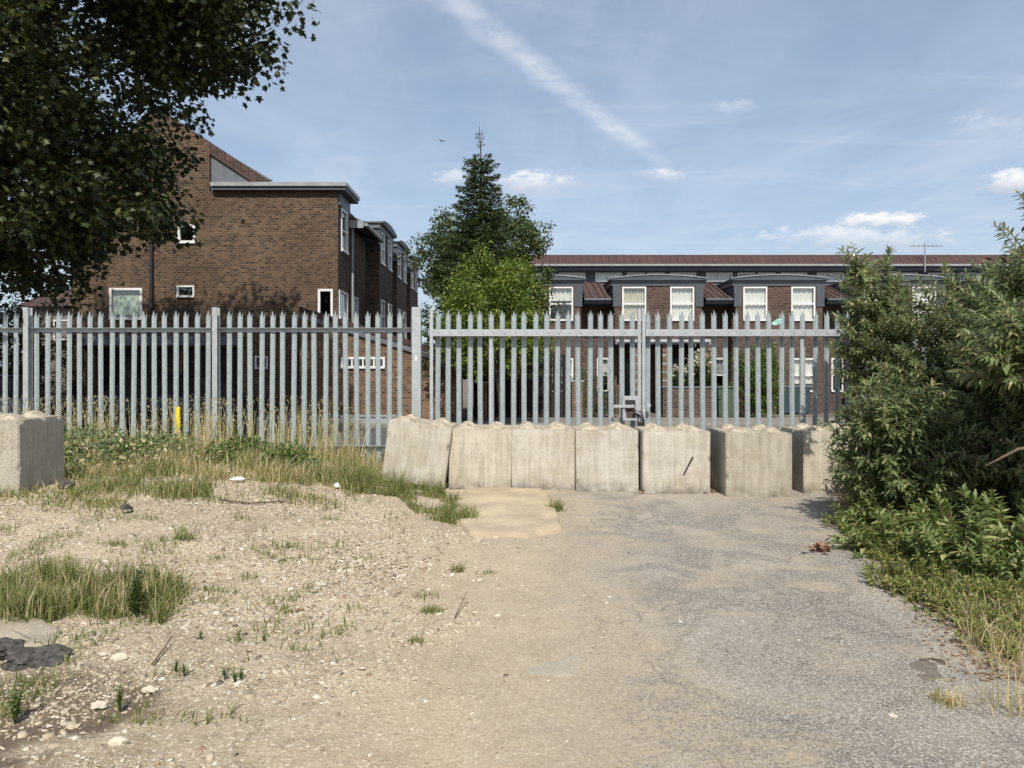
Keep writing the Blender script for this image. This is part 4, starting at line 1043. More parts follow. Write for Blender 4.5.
# broadleaf tree behind conifer
bt = empty('broadleaf_tree', (-.75, 25.0, 0)); tag(bt, 'rounded grey green tree spreading either side of the conifer', 'tree')
ca = np.concatenate([crown_centres(230, (.6, .2, 5.4), (1.5, 1.2, 1.95), .4), crown_centres(230, (-1.1, 0, 5.1), (1.45, 1.2, 1.65), .4), crown_centres(150, (-.2, 0, 3.4), (2.2, 1.3, 1.7), .4)])
P, D, N = clumps_leaves(ca, RNG.uniform(.2, .38, len(ca)), 75, .1, squash=.8)
L = RNG.uniform(.06, .12, len(P)); leaf_object('crown', P, D, N, L, L*.8, OVAL, M['leaf_mid'], bt)
mb = MB(); limbs(mb, (0, 0, 0), (.1, 0, 5), ca, .16, 24); mb.build('trunk', M['bark'], bt, smooth=True)

# conifer
def conifer(loc, h, rbase, label):
    t = empty('conifer_tree', loc); tag(t, label, 'tree')
    P, D, N, L = [], [], [], []; mb = MB()
    mb.tube([(0, 0, 0), (0, 0, h*.5), (.03, 0, h*.9), (-.02, 0, h)], [.13, .08, .02, .008], 8)
    z = 1.5
    while z < h-.15:
        f = (h-z)/(h-1.5); rr = rbase*(f**.85)*random.uniform(.85, 1.1)
        rr += .05
        if h-.95 < z < h-.62: z += .09; continue
        if z > h-.62: rr = .10+.05*random.random()
        nb = 5+int(6*f) if z < h-.62 else 3
        for k in range(nb):
            an = 2*math.pi*(k+random.random()*.7)/nb; ln = rr*random.uniform(.65, 1.12)
            dirv = Vector((math.cos(an), math.sin(an), 0)); pts = []
            for u in np.linspace(0, 1, 5): pts.append(Vector((0, 0, z))+dirv*ln*u+Vector((0, 0, ln*(.28*u*u-.18*u)+(.05*u if f < .2 else -.10*u*ln))))
            mb.tube(pts, [.02*f+.006, .015*f+.005, .01*f+.004, .005, .003], 4)
            m = int(14+110*ln) if z < h-.95 else 7
            for q in range(m):
                u = random.random()**.75; i0 = min(3, int(u*4)); p = pts[i0].lerp(pts[i0+1], u*4-i0)
                side = dirv.cross(Vector((0, 0, 1)))*random.choice((-1, 1))
                w = ln*.33*(1.1-u)*random.random()
                p = p+side*w+Vector((0, 0, random.uniform(-.06, .03)))
                P.append(p); D.append(dirv*.7+side*.8+Vector((0, 0, random.uniform(-.35, .25)))); N.append(Vector((random.uniform(-.4, .4), random.uniform(-.4, .4), 1))); L.append(random.uniform(.08, .17)*(1 if z < h-.95 else .6))
        z += .16 if z < h-1.0 else .12
    P, D, N, L = map(np.array, (P, D, N, L)); leaf_object('foliage', P, D, N, L, L*.34, LANCE, M['leaf_conifer'], t)
    mb.build('trunk', M['bark'], t, smooth=True)
conifer((at(480, 0, 22.4).x, 22.4, 0), at(0, 126, 22.4).z, 2.15, 'tall pointed dark conifer rising above the other trees at the centre')

# bright tree
br = empty('small_tree', (-.35, 19.6, 0)); tag(br, 'bushy bright yellow green tree just behind the gate, left of centre', 'tree')
ca = np.concatenate([crown_centres(210, (-.15, 0, 3.4), (1.42, 1.05, 1.42), .4), crown_centres(120, (.45, 0, 2.5), (.95, .9, 1.0), .4), crown_centres(110, (-.65, 0, 2.6), (.95, .9, 1.1), .4)])
P, D, N = clumps_leaves(ca, RNG.uniform(.18, .34, len(ca)), 58, .1, squash=.85, droop=.4)
L = RNG.uniform(.06, .11, len(P)); leaf_object('crown', P, D, N, L, L*.55, OVAL, M['leaf_bright'], br)
mb = MB(); limbs(mb, (0, 0, 0), (.05, 0, 3.4), ca, .1, 30, first=.35); mb.build('trunk', M['bark'], br, smooth=True)

# hedge and planting before the terrace
hd = empty('hedge_bush', (at(758, 0, 24.8).x, 24.8, 0)); tag(hd, 'tall rounded green hedge bush behind the right gate leaf', 'hedge')
ca = crown_centres(200, (0, 0, 1.25), (.8, .7, 1.2), .35); P, D, N = clumps_leaves(ca, RNG.uniform(.15, .28, len(ca)), 80, .1)
L = RNG.uniform(.05, .09, len(P)); leaf_object('foliage', P, D, N, L, L*.6, OVAL, M['leaf_hedge'], hd)
mb = MB(); limbs(mb, (0, 0, 0), (0, 0, 1.6), ca, .05, 14); mb.build('stem', M['bark'], hd)
sb = empty('garden_shrub', (at(592, 0, 25.2).x, 25.2, 0)); tag(sb, 'small dark garden shrub behind the iron railings', 'shrub')
ca = crown_centres(60, (0, 0, .75), (.95, .4, .8), .4); P, D, N = clumps_leaves(ca, RNG.uniform(.15, .3, len(ca)), 50, .1)
L = RNG.uniform(.05, .09, len(P)); leaf_object('foliage', P, D, N, L, L*.6, OVAL, M['leaf_mid'], sb)
mb = MB(); limbs(mb, (0, 0, 0), (0, 0, 1), ca, .03, 8); mb.build('stem', M['bark'], sb)
dh = empty('shade_hedge', (at(18, 0, 21.2).x, 21.2, 0)); tag(dh, 'dark hedge added to deepen the shade behind the fence at the far left', 'hedge')  # hedge put in to keep the area behind the fence dark
ca = crown_centres(330, (0, 0, 1.4), (1.75, .7, 2.2), .4, keep=lambda p: p.z > .1); P, D, N = clumps_leaves(ca, RNG.uniform(.2, .35, len(ca)), 60, .1)
L = RNG.uniform(.06, .11, len(P)); leaf_object('foliage', P, D, N, L, L*.6, OVAL, M['leaf_dark'], dh)
mb = MB(); limbs(mb, (0, 0, 0), (0, 0, 2), ca, .06, 14); mb.build('stem', M['bark'], dh)
# spiky flowering plant
for (px_, top, lab, nfl) in ((700, 352, 'cream flowering spiky plant above the brown garden wall', 330), (684, 362, 'spiky green plant left of the cream flowers', 150)):
    yk = empty('flowering_plant', (at(px_, 0, 24.3).x, 24.3, 0)); tag(yk, lab, 'plant')
    n = 420; an = RNG.random(n)*2*math.pi; el = RNG.uniform(.3, 1.45, n)
    D = np.stack([np.cos(an)*np.cos(el), np.sin(an)*np.cos(el), np.sin(el)], 1); z1 = at(0, top, 24.3).z
    P = np.stack([RNG.normal(0, .08, n), RNG.normal(0, .08, n), RNG.uniform(.4, z1-.7, n)], 1)
    leaf_object('foliage', P, D, np.cross(D, rdir(n)), RNG.uniform(.45, .75, n), np.full(n, .045), LANCE, M['leaf_mid'], yk)
    n = nfl; P = np.stack([RNG.normal(0, .16, n), RNG.normal(0, .15, n), RNG.normal(z1-.35, .16, n)], 1)
    leaf_object('flowers', P, rdir(n), rdir(n), np.full(n, .12), np.full(n, .08), OVAL, M['flower'], yk)
    mb = MB(); mb.tube([(0, 0, 0), (0, 0, z1-.4)], .05, 6); mb.build('stem', M['bark'], yk)

# ------------------------------------------------------------------ the big shrub on the right
def shoots(name_parent, ell, n, stem_len, leaf_len, base_xy, droop=.5, up=.5, per_m=34, mat='leaf_bud', inner=0, wid=.24, zmin=.05, front=None):
    P, D, N, L = [], [], [], []; mb = MB()
    tips = []
    for q in range(n):
        e = ell[RNG.choice(len(ell), p=[x[6]/sum(y_[6] for y_ in ell) for x in ell])]
        while True:
            d = Vector(RNG.normal(size=3)).normalized()
            if d.z < -.55: continue
            if d.y > .35 and random.random() < .6: continue
            break
        k = random.uniform(.55, 1.05) if random.random() < .6 else random.uniform(.9, 1.06)
        k *= 1+.22*mnoise.noise(d*2.5+Vector((e[0], 0, 0)))
        tip = Vector((e[0]+d.x*e[3]*k, e[1]+d.y*e[4]*k, e[2]+d.z*e[5]*k))
        if tip.z < Hz(tip.x, tip.y)+zmin: tip.z = Hz(tip.x, tip.y)+zmin+random.random()*.1
        sl = stem_len*random.uniform(.6, 1.3)
        out = (Vector((d.x, d.y, d.z*.6+up))).normalized()
        start = tip-out*sl
        c1 = start+out*sl*.5+Vector((0, 0, sl*.10))
        pts = []
        for t in np.linspace(0, 1, 6): pts.append(start*(1-t)**2+c1*2*t*(1-t)+(tip+Vector((0, 0, -sl*.10)))*t*t)
        mb.tube(pts, [.0055, .005, .0045, .004, .003, .0015], 4)
        tips.append(pts[-1])
        m = max(6, int(per_m*sl)); ph = random.random()*6
        for s_ in range(m):
            t = (s_+.5)/m; i0 = min(4, int(t*5)); p = pts[i0].lerp(pts[i0+1], t*5-i0)
            ax = (pts[i0+1]-pts[i0]).normalized(); a1 = ax.orthogonal().normalized(); a2 = ax.cross(a1)
            for sg in (0, math.pi):
                th = ph+s_*1.57+sg+random.uniform(-.3, .3)
                o_ = a1*math.cos(th)+a2*math.sin(th)
                dd = (o_*1.0+ax*(.45+.8*t)+Vector((0, 0, -droop*random.uniform(.3, 1.2)*(1-.6*t)))).normalized()
                P.append(p); D.append(dd); N.append((Vector((0, 0, 1))+ax*.4-dd*.2+Vector((random.uniform(-.3, .3), random.uniform(-.3, .3), 0)))); L.append(leaf_len*random.uniform(.55, 1.2)*(1.05-.5*t*t))
    P, D, N, L = map(np.array, (P, D, N, L))
    leaf_object('foliage', P, D, N, L, L*wid*RNG.uniform(.8, 1.3, len(L)), LANCE, M[mat], name_parent)
    return mb, tips
bs = empty('buddleia_shrub', (0, 0, 0)); tag(bs, 'huge sprawling shrub with long pointed leaves covering the right side', 'shrub')
ELL = [(5.8, 9.4, 1.5, 1.25, 1.1, 1.4, .13), (3.72, 8.0, 2.72, .28, .3, .3, .007), (6.9, 8.3, 1.8, 2.1, 1.8, 2.0, .24), (4.75, 8.7, .55, .9, .8, .8, .07), (3.95, 7.55, .8, .78, .75, .8, .08),
       (5.75, 7.5, 1.9, 1.15, 1.1, 1.0, .12), (5.3, 7.6, .8, .9, 1.0, .8, .08), (6.2, 7.6, 2.3, 1.25, 1.0, 1.1, .11), (4.75, 6.3, 1.8, .95, .8, .5, .07),
       (5.0, 10.15, 1.95, .65, .5, 1.15, .075), (4.35, 8.15, .3, .6, .8, .42, .08)]
mb, tips = shoots(bs, ELL, 2500, .46, .132, (6, 8.5), per_m=30, wid=.34, droop=.75)
# main stems
for e in [e for e in ELL if e[1] < 10 and e[6] > .04]:
    for q in range(8):
        s0 = Vector((6.3+random.uniform(-.7, .9), 8.6+random.uniform(-.7, .5), 0)) if e is not ELL[2] else Vector((5.3, 8.9, .0))
        t_ = Vector((e[0]+random.uniform(-.8, .8)*e[3], e[1]+random.uniform(-.8, .8)*e[4], e[2]+random.uniform(-.3, .25)*e[5]))
        m_ = s0.lerp(t_, .5)+Vector((0, 0, .35)); mb.tube([s0, s0.lerp(m_, .6)+Vector((0, 0, .1)), m_, m_.lerp(t_, .6)+Vector((0, 0, .03)), t_], [.03, .022, .014, .008, .004], 6)
# bare branch glimpsed in the hollow
b0 = at(1040, 446, 6.2); b1 = at(985, 466, 6.1); mb.tube([b0, b0.lerp(b1, .4)+Vector((0, 0, .04)), b1], [.02, .014, .006], 6)
mb.build('stems', M['twig'], bs, smooth=True)
# inner shade leaves: fill the body of the shrub
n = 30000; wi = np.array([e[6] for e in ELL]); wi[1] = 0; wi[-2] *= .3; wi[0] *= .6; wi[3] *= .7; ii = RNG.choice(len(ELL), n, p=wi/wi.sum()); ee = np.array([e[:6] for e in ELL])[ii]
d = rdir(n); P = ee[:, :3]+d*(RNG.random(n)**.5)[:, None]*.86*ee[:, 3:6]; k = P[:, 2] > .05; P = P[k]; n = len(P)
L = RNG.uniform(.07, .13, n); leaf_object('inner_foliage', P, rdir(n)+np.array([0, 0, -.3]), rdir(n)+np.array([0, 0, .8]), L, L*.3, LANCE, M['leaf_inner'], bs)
# spent flower spikes
for q in range(34):
    pm = MB()
    t = tips[random.randrange(len(tips))]; dd = Vector((random.uniform(-.5, .3), random.uniform(-.5, .2), .5)).normalized()
    ln = random.uniform(.08, .16); pm.tube([t, t+dd*ln*.5+Vector((0, 0, .01)), t+dd*ln], [.012, .012, .003], 5)
    pm.build('flower_spike', M['panicle'], bs)

# lower fresh green weeds in front of the shrub
nt_ = empty('nettle_patch', (0, 0, 0)); tag(nt_, 'patch of fresh green leafy weeds at the foot of the big shrub', 'weeds')
ELN = [(3.75, 5.8, .22, .75, .7, .45, .35), (4.7, 5.6, .3, .9, .8, .55, .3), (3.4, 6.5, .12, .55, .6, .34, .15), (3.75, 7.4, .15, .5, .7, .36, .2)]
mb, _ = shoots(nt_, ELN, 330, .32, .115, (4.3, 6), per_m=46, mat='leaf_shrub_lit', up=1.4, wid=.36); mb.build('stems', M['twig'], nt_)
ed = empty('edge_weeds', (0, 0, 0)); tag(ed, 'low yellow green leafy weeds fringing the tarmac below the taller green weeds', 'weeds')
ELD = [(3.0, 5.4, .03, .35, .6, .2, .25), (3.15, 4.85, .03, .5, .4, .2, .25), (3.1, 4.3, .02, .45, .35, .13, .2), (3.3, 6.5, .03, .35, .5, .2, .15), (3.5, 7.4, .03, .35, .6, .2, .15)]
mb, _ = shoots(ed, ELD, 520, .16, .05, (4.3, 6), per_m=75, mat='leaf_fringe', up=1.6, wid=.4); mb.build('stems', M['twig'], ed, smooth=True)

# ------------------------------------------------------------------ grass and weeds
def blades(name, xy, h, mat, label, lean=.35, w=.006, parent=None, kind='stuff', cat='grass', rnd=None):
    n = len(xy); z = HJ(xy[:, 0], xy[:, 1])-.01
    an = RNG.random(n)*2*math.pi; lx = np.cos(an); ly = np.sin(an); ln = np.abs(RNG.normal(0, lean, n))*h
    wv = RNG.uniform(.6, 1.4, n)*w; th = RNG.random(n)*math.pi; sx, sy = np.cos(th)*wv, np.sin(th)*wv
    V = np.zeros((n, 5, 3)); x, y = xy[:, 0], xy[:, 1]
    for k, (t, ws) in enumerate(((0, 1), (0, -1), (.55, .85), (.55, -.85), (1, 0))):
        V[:, k, 0] = x+lx*ln*t*t+sx*ws; V[:, k, 1] = y+ly*ln*t*t+sy*ws; V[:, k, 2] = z+h*t*(1-.25*t*(ln/np.maximum(h, .01)))
    T = (np.arange(n)[:, None, None]*5+np.array([(0, 1, 3), (0, 3, 2), (2, 3, 4)])[None]).reshape(-1, 3)
    r = RNG.random(n) if rnd is None else rnd
    o = fast_mesh(name, V.reshape(-1, 3), T, mat, np.repeat(r, 5), parent)
    if not parent: tag(o, label, cat, kind=kind)
    return o
def patch_pts(n, polyf):
    out = []
    while sum(map(len, out)) < n:
        x = RNG.uniform(-8.5, 6, n*4); y = RNG.uniform(2.5, 12.5, n*4); k = RNG.random(n*4) < polyf(x, y); out.append(np.stack([x[k], y[k]], 1))
    return np.concatenate(out)[:n]
# verge along the fence: y edge wanders
def verge(x, y):
    edge = 6.8+.5*sm(-5.0, -2, x)+.6*nz(x, y, .9, 3)
    return (x < -1.75)*sm(edge, edge+.9, y)*(y < 11.9)*np.clip((8.0/y)**2.5, .3, 1)*np.clip(.42+1.7*nz(x, y, 1.5, 8), .05, 1)*np.where(x > -2.8, .55, 1)
xy = patch_pts(25000, verge)
blades('verge_grass', xy, RNG.uniform(.05, .30, len(xy))*(.35+1.0*np.clip(nz(xy[:, 0], xy[:, 1], 1.6, 1)+.5, 0, 1))*(.55+.45*sm(8, 10, xy[:, 1])), M['grass'], 'rough green grass growing along the foot of the left fence')
xy = patch_pts(17000, lambda x, y: verge(x, y)*np.clip(.5+1.4*nz(x, y, .8, 22), .12, 1))
blades('dry_grass', xy, RNG.uniform(.06, .42, len(xy))*(.5+.5*sm(8, 10, xy[:, 1])), M['grass_dry'], 'straw coloured dry grass mixed in the verge by the left fence', .8, .004)
xy = patch_pts(950, lambda x, y: verge(x, y)*(y > 10.3)*(x < -2.2))
blades('tall_stalks', xy, RNG.uniform(.35, .95, len(xy)), M['grass_dry'], 'tall dry seed stalks standing against the left fence', .28, .006)
# seed heads
n = 3000; st = xy[RNG.choice(len(xy), n)]; P = np.stack([st[:, 0]+RNG.normal(0, .04, n), st[:, 1]+RNG.normal(0, .04, n), H(st[:, 0], st[:, 1])+RNG.uniform(.3, .85, n)], 1)
o = leaf_object('seed_heads', P, rdir(n)*.5+np.array([0, 0, .8]), rdir(n), RNG.uniform(.02, .05, n), RNG.uniform(.01, .02, n), OVAL, M['grass_dry']); tag(o, 'dry brown seed heads along the left fence', 'seed heads', kind='stuff')
# bramble mound at the fence, beside the lone block
bm_ = empty('bramble_mound', (0, 0, 0)); tag(bm_, 'low bramble mound against the fence right of the lone block', 'bramble')
for (cx, cy, rx, ry, rz_, nn, mt) in ((-5.55, 9.7, .85, .7, .52, 3600, 'leaf_bud'), (-4.75, 9.9, .7, .55, .46, 2300, 'leaf_bud'), (-3.6, 9.9, .5, .4, .38, 900, 'leaf_hedge'), (-2.9, 9.6, .4, .35, .34, 800, 'leaf_hedge'), (-5.1, 9.5, 1.3, .8, .5, 900, 'grass_dry')):
    d = rdir(nn); d[:, 2] = np.abs(d[:, 2]); P = np.array([cx, cy, Hz(cx, cy)])+d*(RNG.random(nn)**.3)[:, None]*np.array([rx, ry, rz_])*(1+.3*nz(d[:, 0], d[:, 1], 3, 2))[:, None]
    L = RNG.uniform(.03, .075, nn); leaf_object('foliage', P, rdir(nn), rdir(nn)+np.array([0, -.3, .8]), L, L*.6, OVAL, M[mt], bm_)
# near left grass clump
CL = gp(45, 600); CLR = gp(182, 610).x
def clumpf(x, y): 
    r = ((x-CL.x)/.98)**2+((y-CL.y)/.36)**2+.9*nz(x, y, 3.2, 5)
    return np.clip(1.15-r, 0, 1)**.7*np.clip(.5+1.3*nz(x, y, 5, 7), .08, 1)*(x < CLR)
xy = patch_pts(6000, clumpf)
hh = RNG.uniform(.04, .21, len(xy))*(.45+1.0*np.clip(nz(xy[:, 0], xy[:, 1], 3, 1)+.5, 0, 1)); blades('grass_clump', xy, hh, M['grass'], 'dense green grass clump in the gravel at the middle left', .75, .004)
xy = patch_pts(900, clumpf); blades('grass_stalks', xy, RNG.uniform(.10, .28, len(xy)), M['grass_dry'], 'thin dry stalks rising out of the dense grass clump', .35, .003)
xy = patch_pts(9500, lambda x, y: (x < -.7)*(y > 3.3)*(y < 8.6)*np.clip(nz(x, y, 2.3, 31)*2.4-.25+1.2*nz(x, y, 9, 3), 0, 1)*(8-np.minimum(y, 7))*.3*sm(.7, 1.8, -x))
blades('sparse_weeds', xy, RNG.uniform(.015, .11, len(xy)), M['grass'], 'sparse short weeds and grass blades coming up through the left gravel', .9, .003)
# leafy weed at the right of that clump
def leafy_weed(c, h, n, label, name='leafy_weed', mat='leaf_mid', group=None, ls=.035, spread=.35):
    e = empty(name, (c[0], c[1], Hz(c[0], c[1]))); tag(e, label, 'weed', group)
    mb = MB(); P, D, N, L = [], [], [], []
    for k in range(n):
        an = random.random()*6.28; ln = h*random.uniform(.5, 1.1); sp_ = random.uniform(0, spread)
        tip = Vector((math.cos(an)*ln*sp_, math.sin(an)*ln*sp_, ln)); mb.tube([(0, 0, -.01), tip*.5+Vector((0, 0, ln*.04)), tip], [.003, .0025, .001], 4)
        for q in range(int(14*ln/.15)+3):
            t = random.uniform(.1, 1); p = tip*t; th = random.random()*6.28
            P.append(p); D.append((math.cos(th), math.sin(th), random.uniform(.2, .9))); N.append((random.uniform(-.3, .3), random.uniform(-.3, .3), 1)); L.append(ls*random.uniform(.5, 1.2))
    P, D, N, L = map(np.array, (P, D, N, L)); leaf_object('foliage', P, D, N, L, L*.3, LANCE, M[mat], e); mb.build('stem', M['leaf_mid'], e)
    return e
c = gp(135, 618); leafy_weed((c.x, c.y), .30, 26, 'dark bushy weed at the right end of the dense grass clump')
c = gp(15, 722); leafy_weed((c.x, c.y), .17, 12, 'pale upright weed in the lower left corner', mat='leaf_shrub_lit', ls=.03)
c = gp(120, 710); leafy_weed((c.x, c.y), .10, 9, 'small upright green weed on dark soil, lower left', mat='leaf_shrub_lit', ls=.025)
for k, (px_, py_) in enumerate([(176, 672), (184, 676), (200, 640), (241, 680), (225, 678), (235, 682), (239, 640), (264, 642)]):
    c = gp(px_, py_); leafy_weed((c.x, c.y), .055, 5, 'tiny green seedling sprouting from the gravel, lower left', 'seedling', 'leaf_hedge', 'tiny seedlings in the gravel', .02, .3)
# grass tufts
def tuft(pxy, n, h, spread, label, mat='grass', group=None, lean=.7, w=.0035):
    c = gp(pxy[0], pxy[1]); e = empty('grass_tuft', (0, 0, 0)); tag(e, label, 'grass tuft', group)
    xy = np.stack([RNG.normal(c.x, spread, n), RNG.normal(c.y, spread*.7, n)], 1)
    blades('blades', xy, RNG.uniform(.4, 1.1, n)*h, M[mat], None, lean, w, parent=e)
tuft((432, 613), 110, .075, .035, 'round green grass tuft on the sandy dirt below the slab')
tuft((457, 572), 80, .09, .028, 'small grass tuft on bare sand below the concrete slab')
tuft((488, 575), 50, .07, .05, 'thin sparse grass tuft right of another on bare sand')
tuft((425, 598), 40, .09, .05, 'wispy grass tuft just above the round one on the sand')
tuft((417, 642), 50, .06, .03, 'lone small tuft low on the sandy dirt, left of centre')
tuft((557, 512), 170, .20, .035, 'green grass tuft at the right corner of the concrete slab')
tuft((290, 548), 70, .10, .06, 'weedy tuft in the gravel, left of centre'); tuft((184, 540), 110, .09, .05, 'green grass tuft in gravel above the dense clump')
tuft((115, 546), 60, .09, .05, 'grass tuft in gravel above the left half of the dense clump')
for px_, py_ in ((330, 635), (345, 628), (300, 650), (290, 612), (250, 578), (305, 560), (220, 560), (310, 590), (275, 600), (350, 610), (240, 520), (150, 520), (330, 520), (362, 560), (205, 590), (64, 560)):
    tuft((px_, py_), 26, .085, .05, 'sparse thin weed tuft scattered in the left gravel', group='thin weed tufts in the gravel')
# weeds sweeping down from the leaning block to the slab
xy = patch_pts(3600, lambda x, y: (np.abs(x+.95+.33*(y-8.7)) < .28+.12*nz(x, y, 2, 3)+.05)*(y > 7.5)*(y < 9.75)*np.clip(.35+1.8*nz(x, y, 2.6, 17), .0, 1))
blades('weed_strip', xy, RNG.uniform(.03, .15, len(xy))*(.5+1.2*np.clip(nz(xy[:, 0], xy[:, 1], 3, 1)+.4, 0, 1)), M['grass'], 'strip of green weeds running from the leaning block down past the slab', .55, .005)
xy = patch_pts(2300, lambda x, y: (((x+1.8)/.6)**2+((y-9.3)/.45)**2 < 1+1.2*nz(x, y, 3, 3))*np.clip(.5+1.6*nz(x, y, 4, 13), .05, 1))
blades('green_grass', xy, RNG.uniform(.05, .30, len(xy))*(.5+1.0*np.clip(nz(xy[:, 0], xy[:, 1], 3, 1)+.5, 0, 1)), M['grass'], 'lush green grass at the left foot of the leaning block', .9, .004)
# right verge: green then golden
xy = patch_pts(3000, lambda x, y: (x > 2.5+.27*(y-3.8)+.4*nz(x, y, 2, 3))*np.clip(.5+1.6*nz(x, y, 3.5, 12), .03, 1)*(x < 4.1)*(y < 7.0)*(y > 4.5)*np.clip(1.2-(x-2.6)*.6, .1, 1)*.8)
blades('shrub_edge_grass', xy, RNG.uniform(.04, .20, len(xy)), M['grass'], 'green grass along the edge of the shrub beside the tarmac', .9, .003)
xy = patch_pts(2600, lambda x, y: (x > 2.5+.3*(y-3.8)+.4*nz(x, y, 2, 3))*np.clip(.5+1.6*nz(x, y, 3.5, 22), .05, 1)*(x < 4.0)*(y < 5.3)*(y > 3.4)*np.clip(.6+nz(x, y, 2, 9), .1, 1))
blades('golden_grass', xy, RNG.uniform(.04, .24, len(xy)), M['grass_dry'], 'golden dry grass at the right edge below the green weeds', .9, .003)
c = gp(948, 705, .0); e = empty('grass_tuft', (0, 0, 0)); tag(e, 'straw coloured grass tuft beside the rusty access cover', 'grass tuft')
xy = np.stack([RNG.normal(c.x, .035, 120), RNG.normal(c.y, .03, 120)], 1); blades('blades', xy, RNG.uniform(.03, .11, 120), M['grass_dry'], None, .8, .003, parent=e)
# dead leaves
n = 2600; xy = patch_pts(n, lambda x, y: np.exp(-((x-(2.5+.27*np.maximum(0, y-3.8)))/.15)**2)*(y > 3.8)*(y < 9)); z = H(xy[:, 0], xy[:, 1])+.012
L = RNG.uniform(.01, .035, n); o = leaf_object('dead_leaves', np.column_stack([xy, z]), rdir(n)*np.array([1, 1, .15]), rdir(n)*.35+np.array([0, 0, 1]), L, L*.6, OVAL, M['litter_leaf']); tag(o, 'dead brown leaves drifted along the edge of the shrub', 'dead leaves', kind='stuff')
n = 1500; xy = patch_pts(n, lambda x, y: (x < -1.1)*np.exp(-((y-9.2)/.9)**2)); L = RNG.uniform(.012, .035, n)
o = leaf_object('dead_leaves', np.column_stack([xy, H(xy[:, 0], xy[:, 1])+.02]), rdir(n)*np.array([1, 1, .2]), rdir(n)*.4+np.array([0, 0, 1]), L, L*.6, OVAL, M['litter_leaf']); tag(o, 'dry brown leaf scraps along the edge of the left verge', 'dead leaves', kind='stuff')
# curled orange leaf
c = gp(822, 553); n = 26; P = np.stack([RNG.normal(c.x, .06, n), RNG.normal(c.y, .05, n), H(c.x, c.y)+RNG.uniform(.01, .07, n)], 1)
o = leaf_object('dead_leaf_heap', P, rdir(n)*np.array([1, 1, .4]), rdir(n)*.6+np.array([0, 0, 1]), RNG.uniform(.06, .12, n), RNG.uniform(.04, .07, n), OVAL, simple('orange dead leaf', (.30, .17, .10), (.2, .11, .07), .8)); tag(o, 'curled orange brown dead leaves on the tarmac in the shade of the shrub', 'dead leaves')
# scrap between the blocks
for px_, py_, lab in ((640, 493, 'few orange dead leaves at the gap beside the lock box block'), (714, 492, 'orange dead leaves wedged before the forward set grey block')):
    c = gp(px_, py_); n = 12; P = np.stack([RNG.normal(c.x, .05, n), RNG.normal(c.y-.05, .03, n), RNG.uniform(.01, .06, n)], 1)
    o = leaf_object('dead_leaf_heap', P, rdir(n), rdir(n)*.6+np.array([0, 0, 1]), RNG.uniform(.05, .09, n), RNG.uniform(.03, .05, n), OVAL, M['litter_leaf']); tag(o, lab, 'dead leaves')

# sticks and litter
def stick(p, r, label, name='stick'):
    mb = MB(); mb.tube(p, [r*(1-.6*k/(len(p)-1)) for k in range(len(p))], 6); o = mb.build(name, M['twig'], smooth=True); tag(o, label, 'stick'); return o
def g3(px_, py_, z=.03):
    c = gp(px_, py_, z); return Vector((c.x, c.y, Hz(c.x, c.y)+z))
stick([g3(220, 500), g3(250, 503), g3(285, 501), g3(306, 479, .12)], .011, 'brown bare stick lying at the edge of the left verge')
stick([g3(152, 664, .02), g3(163, 650, .03), g3(172, 636, .05)], .006, 'thin dark stick standing in the gravel near the dense grass clump')
stick([g3(455, 617, .02), g3(462, 602, .05), g3(467, 592, .09)], .004, 'thin leaning twig beside the round grass tuft')
c = g3(237, 479, .05); o = rock('litter', c, .055, (1.3, .6, .5), M['litter'], 5, 2); tag(o, 'crumpled white litter in the verge grass before the left fence', 'litter')
c = g3(337, 486, .05); o = rock('litter', c, .04, (1, .6, 1), M['litter'], 6, 2); tag(o, 'small white scrap left of the leaning block', 'litter')
c = g3(126, 508, .05); o = rock('dark_stone', c, .05, (1, .7, .8), M['rock_dark'], 6, 2); tag(o, 'dark grey stone in the gravel below the verge', 'stone')
c = g3(66, 485, .05); o = rock('dark_stone', c, .09, (1, .7, .6), M['rock_dark'], 9, 2); tag(o, 'dark stone just right of the lone block', 'stone')

# ------------------------------------------------------------------ light and sky
SUN_EL = R(50); SUN_AZ = R(2)      # behind the camera, a touch to the right
sv = Vector((math.sin(SUN_AZ)*math.cos(SUN_EL), -math.cos(SUN_AZ)*math.cos(SUN_EL), math.sin(SUN_EL)))
sd = bpy.data.lights.new('sun', 'SUN'); sd.energy = 5.0; sd.angle = R(.53); sd.color = (1, .945, .85)
so = bpy.data.objects.new('sun', sd); COL.objects.link(so); so.rotation_euler = sv.to_track_quat('Z', 'Y').to_euler()

w = bpy.data.worlds.new('World'); scene.world = w; w.use_nodes = True; nt = w.node_tree
bg = nt.nodes['Background']
sky = nt.nodes.new('ShaderNodeTexSky'); sky.sky_type = 'NISHITA'; sky.sun_disc = False
sky.sun_elevation = SUN_EL; sky.sun_rotation = math.pi-SUN_AZ; sky.air_density = 1.0; sky.dust_density = 1.5; sky.ozone_density = 1.5; sky.altitude = 30
gen = coord(nt, 'Generated'); X, Y_, Z = xyz(nt, gen)
zz = Z.mx(.02)
px_ = X/zz; py_ = Y_/zz
cb = nt.nodes.new('ShaderNodeCombineXYZ'); nt.links.new(px_.s, cb.inputs[0]); nt.links.new(py_.s, cb.inputs[1]); pv = cb.outputs[0]
front = Y_.step(.02, .1)
# high thin cirrus veils
ci = noise(nt, mapping(nt, pv, (1.0, .5, 1), (0, 0, .5)), 1.3, 8, .6, .4).step(.32, .85)
ci2 = noise(nt, mapping(nt, pv, (.35, 1.1, 1), (0, 0, -.35)), 1.9, 8, .6, .8).step(.48, .80)
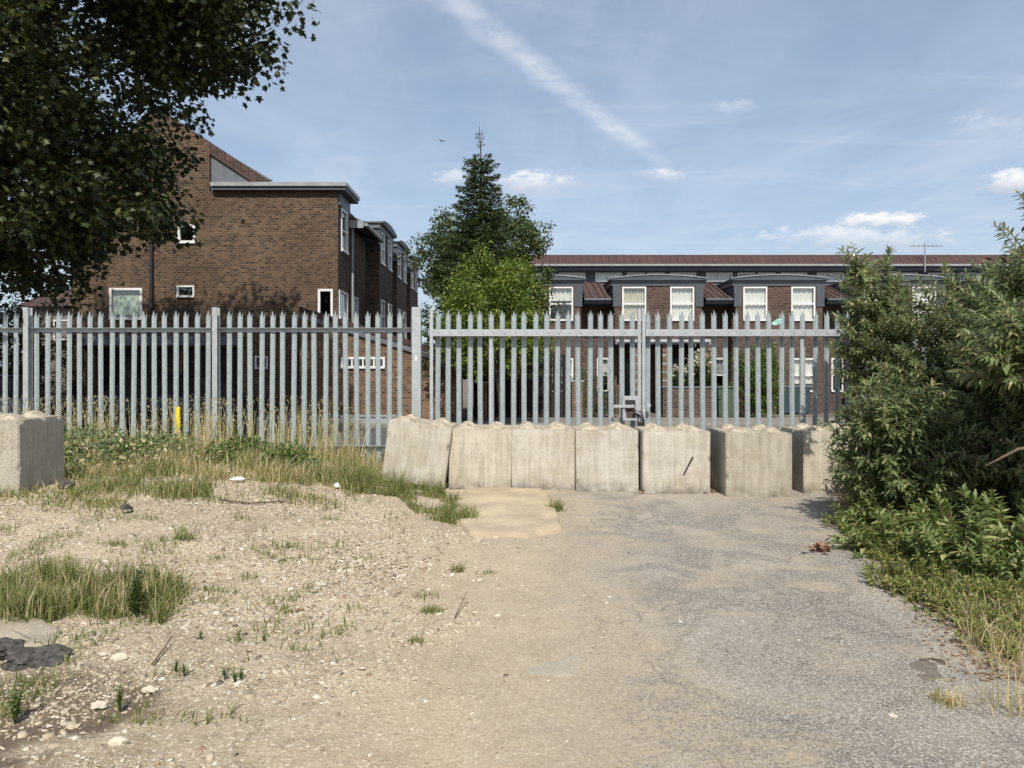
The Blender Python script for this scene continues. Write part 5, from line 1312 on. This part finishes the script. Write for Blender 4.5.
# contrail: great circle line on the sky plane
p0 = (-.16, 2.011); dn = (.483, .8756); nn = (.8756, -.483)
wob = (noise(nt, mapping(nt, pv, (1, 1, 1)), 3.0, 6, .65)-.5)*.13
dist = ((px_-p0[0])*nn[0]+(py_-p0[1])*nn[1]+wob).abs()
along = (px_-p0[0])*dn[0]+(py_-p0[1])*dn[1]
trail = (1.0-dist.step(.0, .085))*(1.0-along.step(1.2, 2.3))*noise(nt, pv, 9, 6, .7).step(.2, .6)*front
def cloud(u, v, ru, rv, s=1.0, amp=1.7, sc=44, hard=.8):
    gu = X/Y_.mx(.02); gv = Z/Y_.mx(.02)
    a = (gu-u)/ru; b = (gv-v)/rv
    n = noise(nt, mapping(nt, gen, (1, 1, 2.2)), sc, 7, .62)
    return (1.0-(a*a+b*b)+(n-.5)*amp*2.2).step(.1, .1+hard+.5)*s*front, b
def uv(px0, py0): return (px0-HX)/F, (HY-py0)/F
cl = []
for (cx, cy, rx, ry, s) in ((535, 182, 48, 14, .75), (452, 180, 24, 12, .45), (665, 175, 24, 10, .65), (735, 110, 34, 14, .22), (880, 221, 58, 12, 1.0), (1008, 182, 34, 17, .9), (850, 238, 120, 17, .6), (990, 125, 50, 18, .25)):
    u, v = uv(cx, cy); m_, b = cloud(u, v, rx/F, ry/F, s); cl.append((m_, b))
veil = (ci*.36+ci2*.26+trail*.42).mn(.8)
skyc = sky.outputs[0]
# haze: lifts and whitens the blue, more so low down
haze = (1.0-Z.step(0, .5))*.30+.27
c = mixc(nt, haze, skyc, (4.6, 5.6, 7.0))
c = mixc(nt, veil, c, (6.6, 7.0, 7.6))
for m_, b in cl:
    cc = mixc(nt, b.step(-.7, .5), (5.0, 5.3, 5.9), (8.4, 8.4, 8.3))
    c = mixc(nt, m_.mn(1.0), c, cc)
nt.links.new(c, bg.inputs[0]); bg.inputs[1].default_value = .125

# ------------------------------------------------------------------ camera
cd = bpy.data.cameras.new('camera'); cam = bpy.data.objects.new('camera', cd); COL.objects.link(cam); scene.camera = cam
cam.location = (0, 0, CH); cam.rotation_euler = (R(90), 0, 0)
cd.sensor_width = 36; cd.lens = F/1024*36; cd.shift_y = -(384-HY)/1024; cd.clip_start = .1; cd.clip_end = 6000
scene.view_settings.view_transform = 'Standard'; scene.view_settings.look = 'None'; scene.view_settings.exposure = 0
scene.render.resolution_x = 1024; scene.render.resolution_y = 768
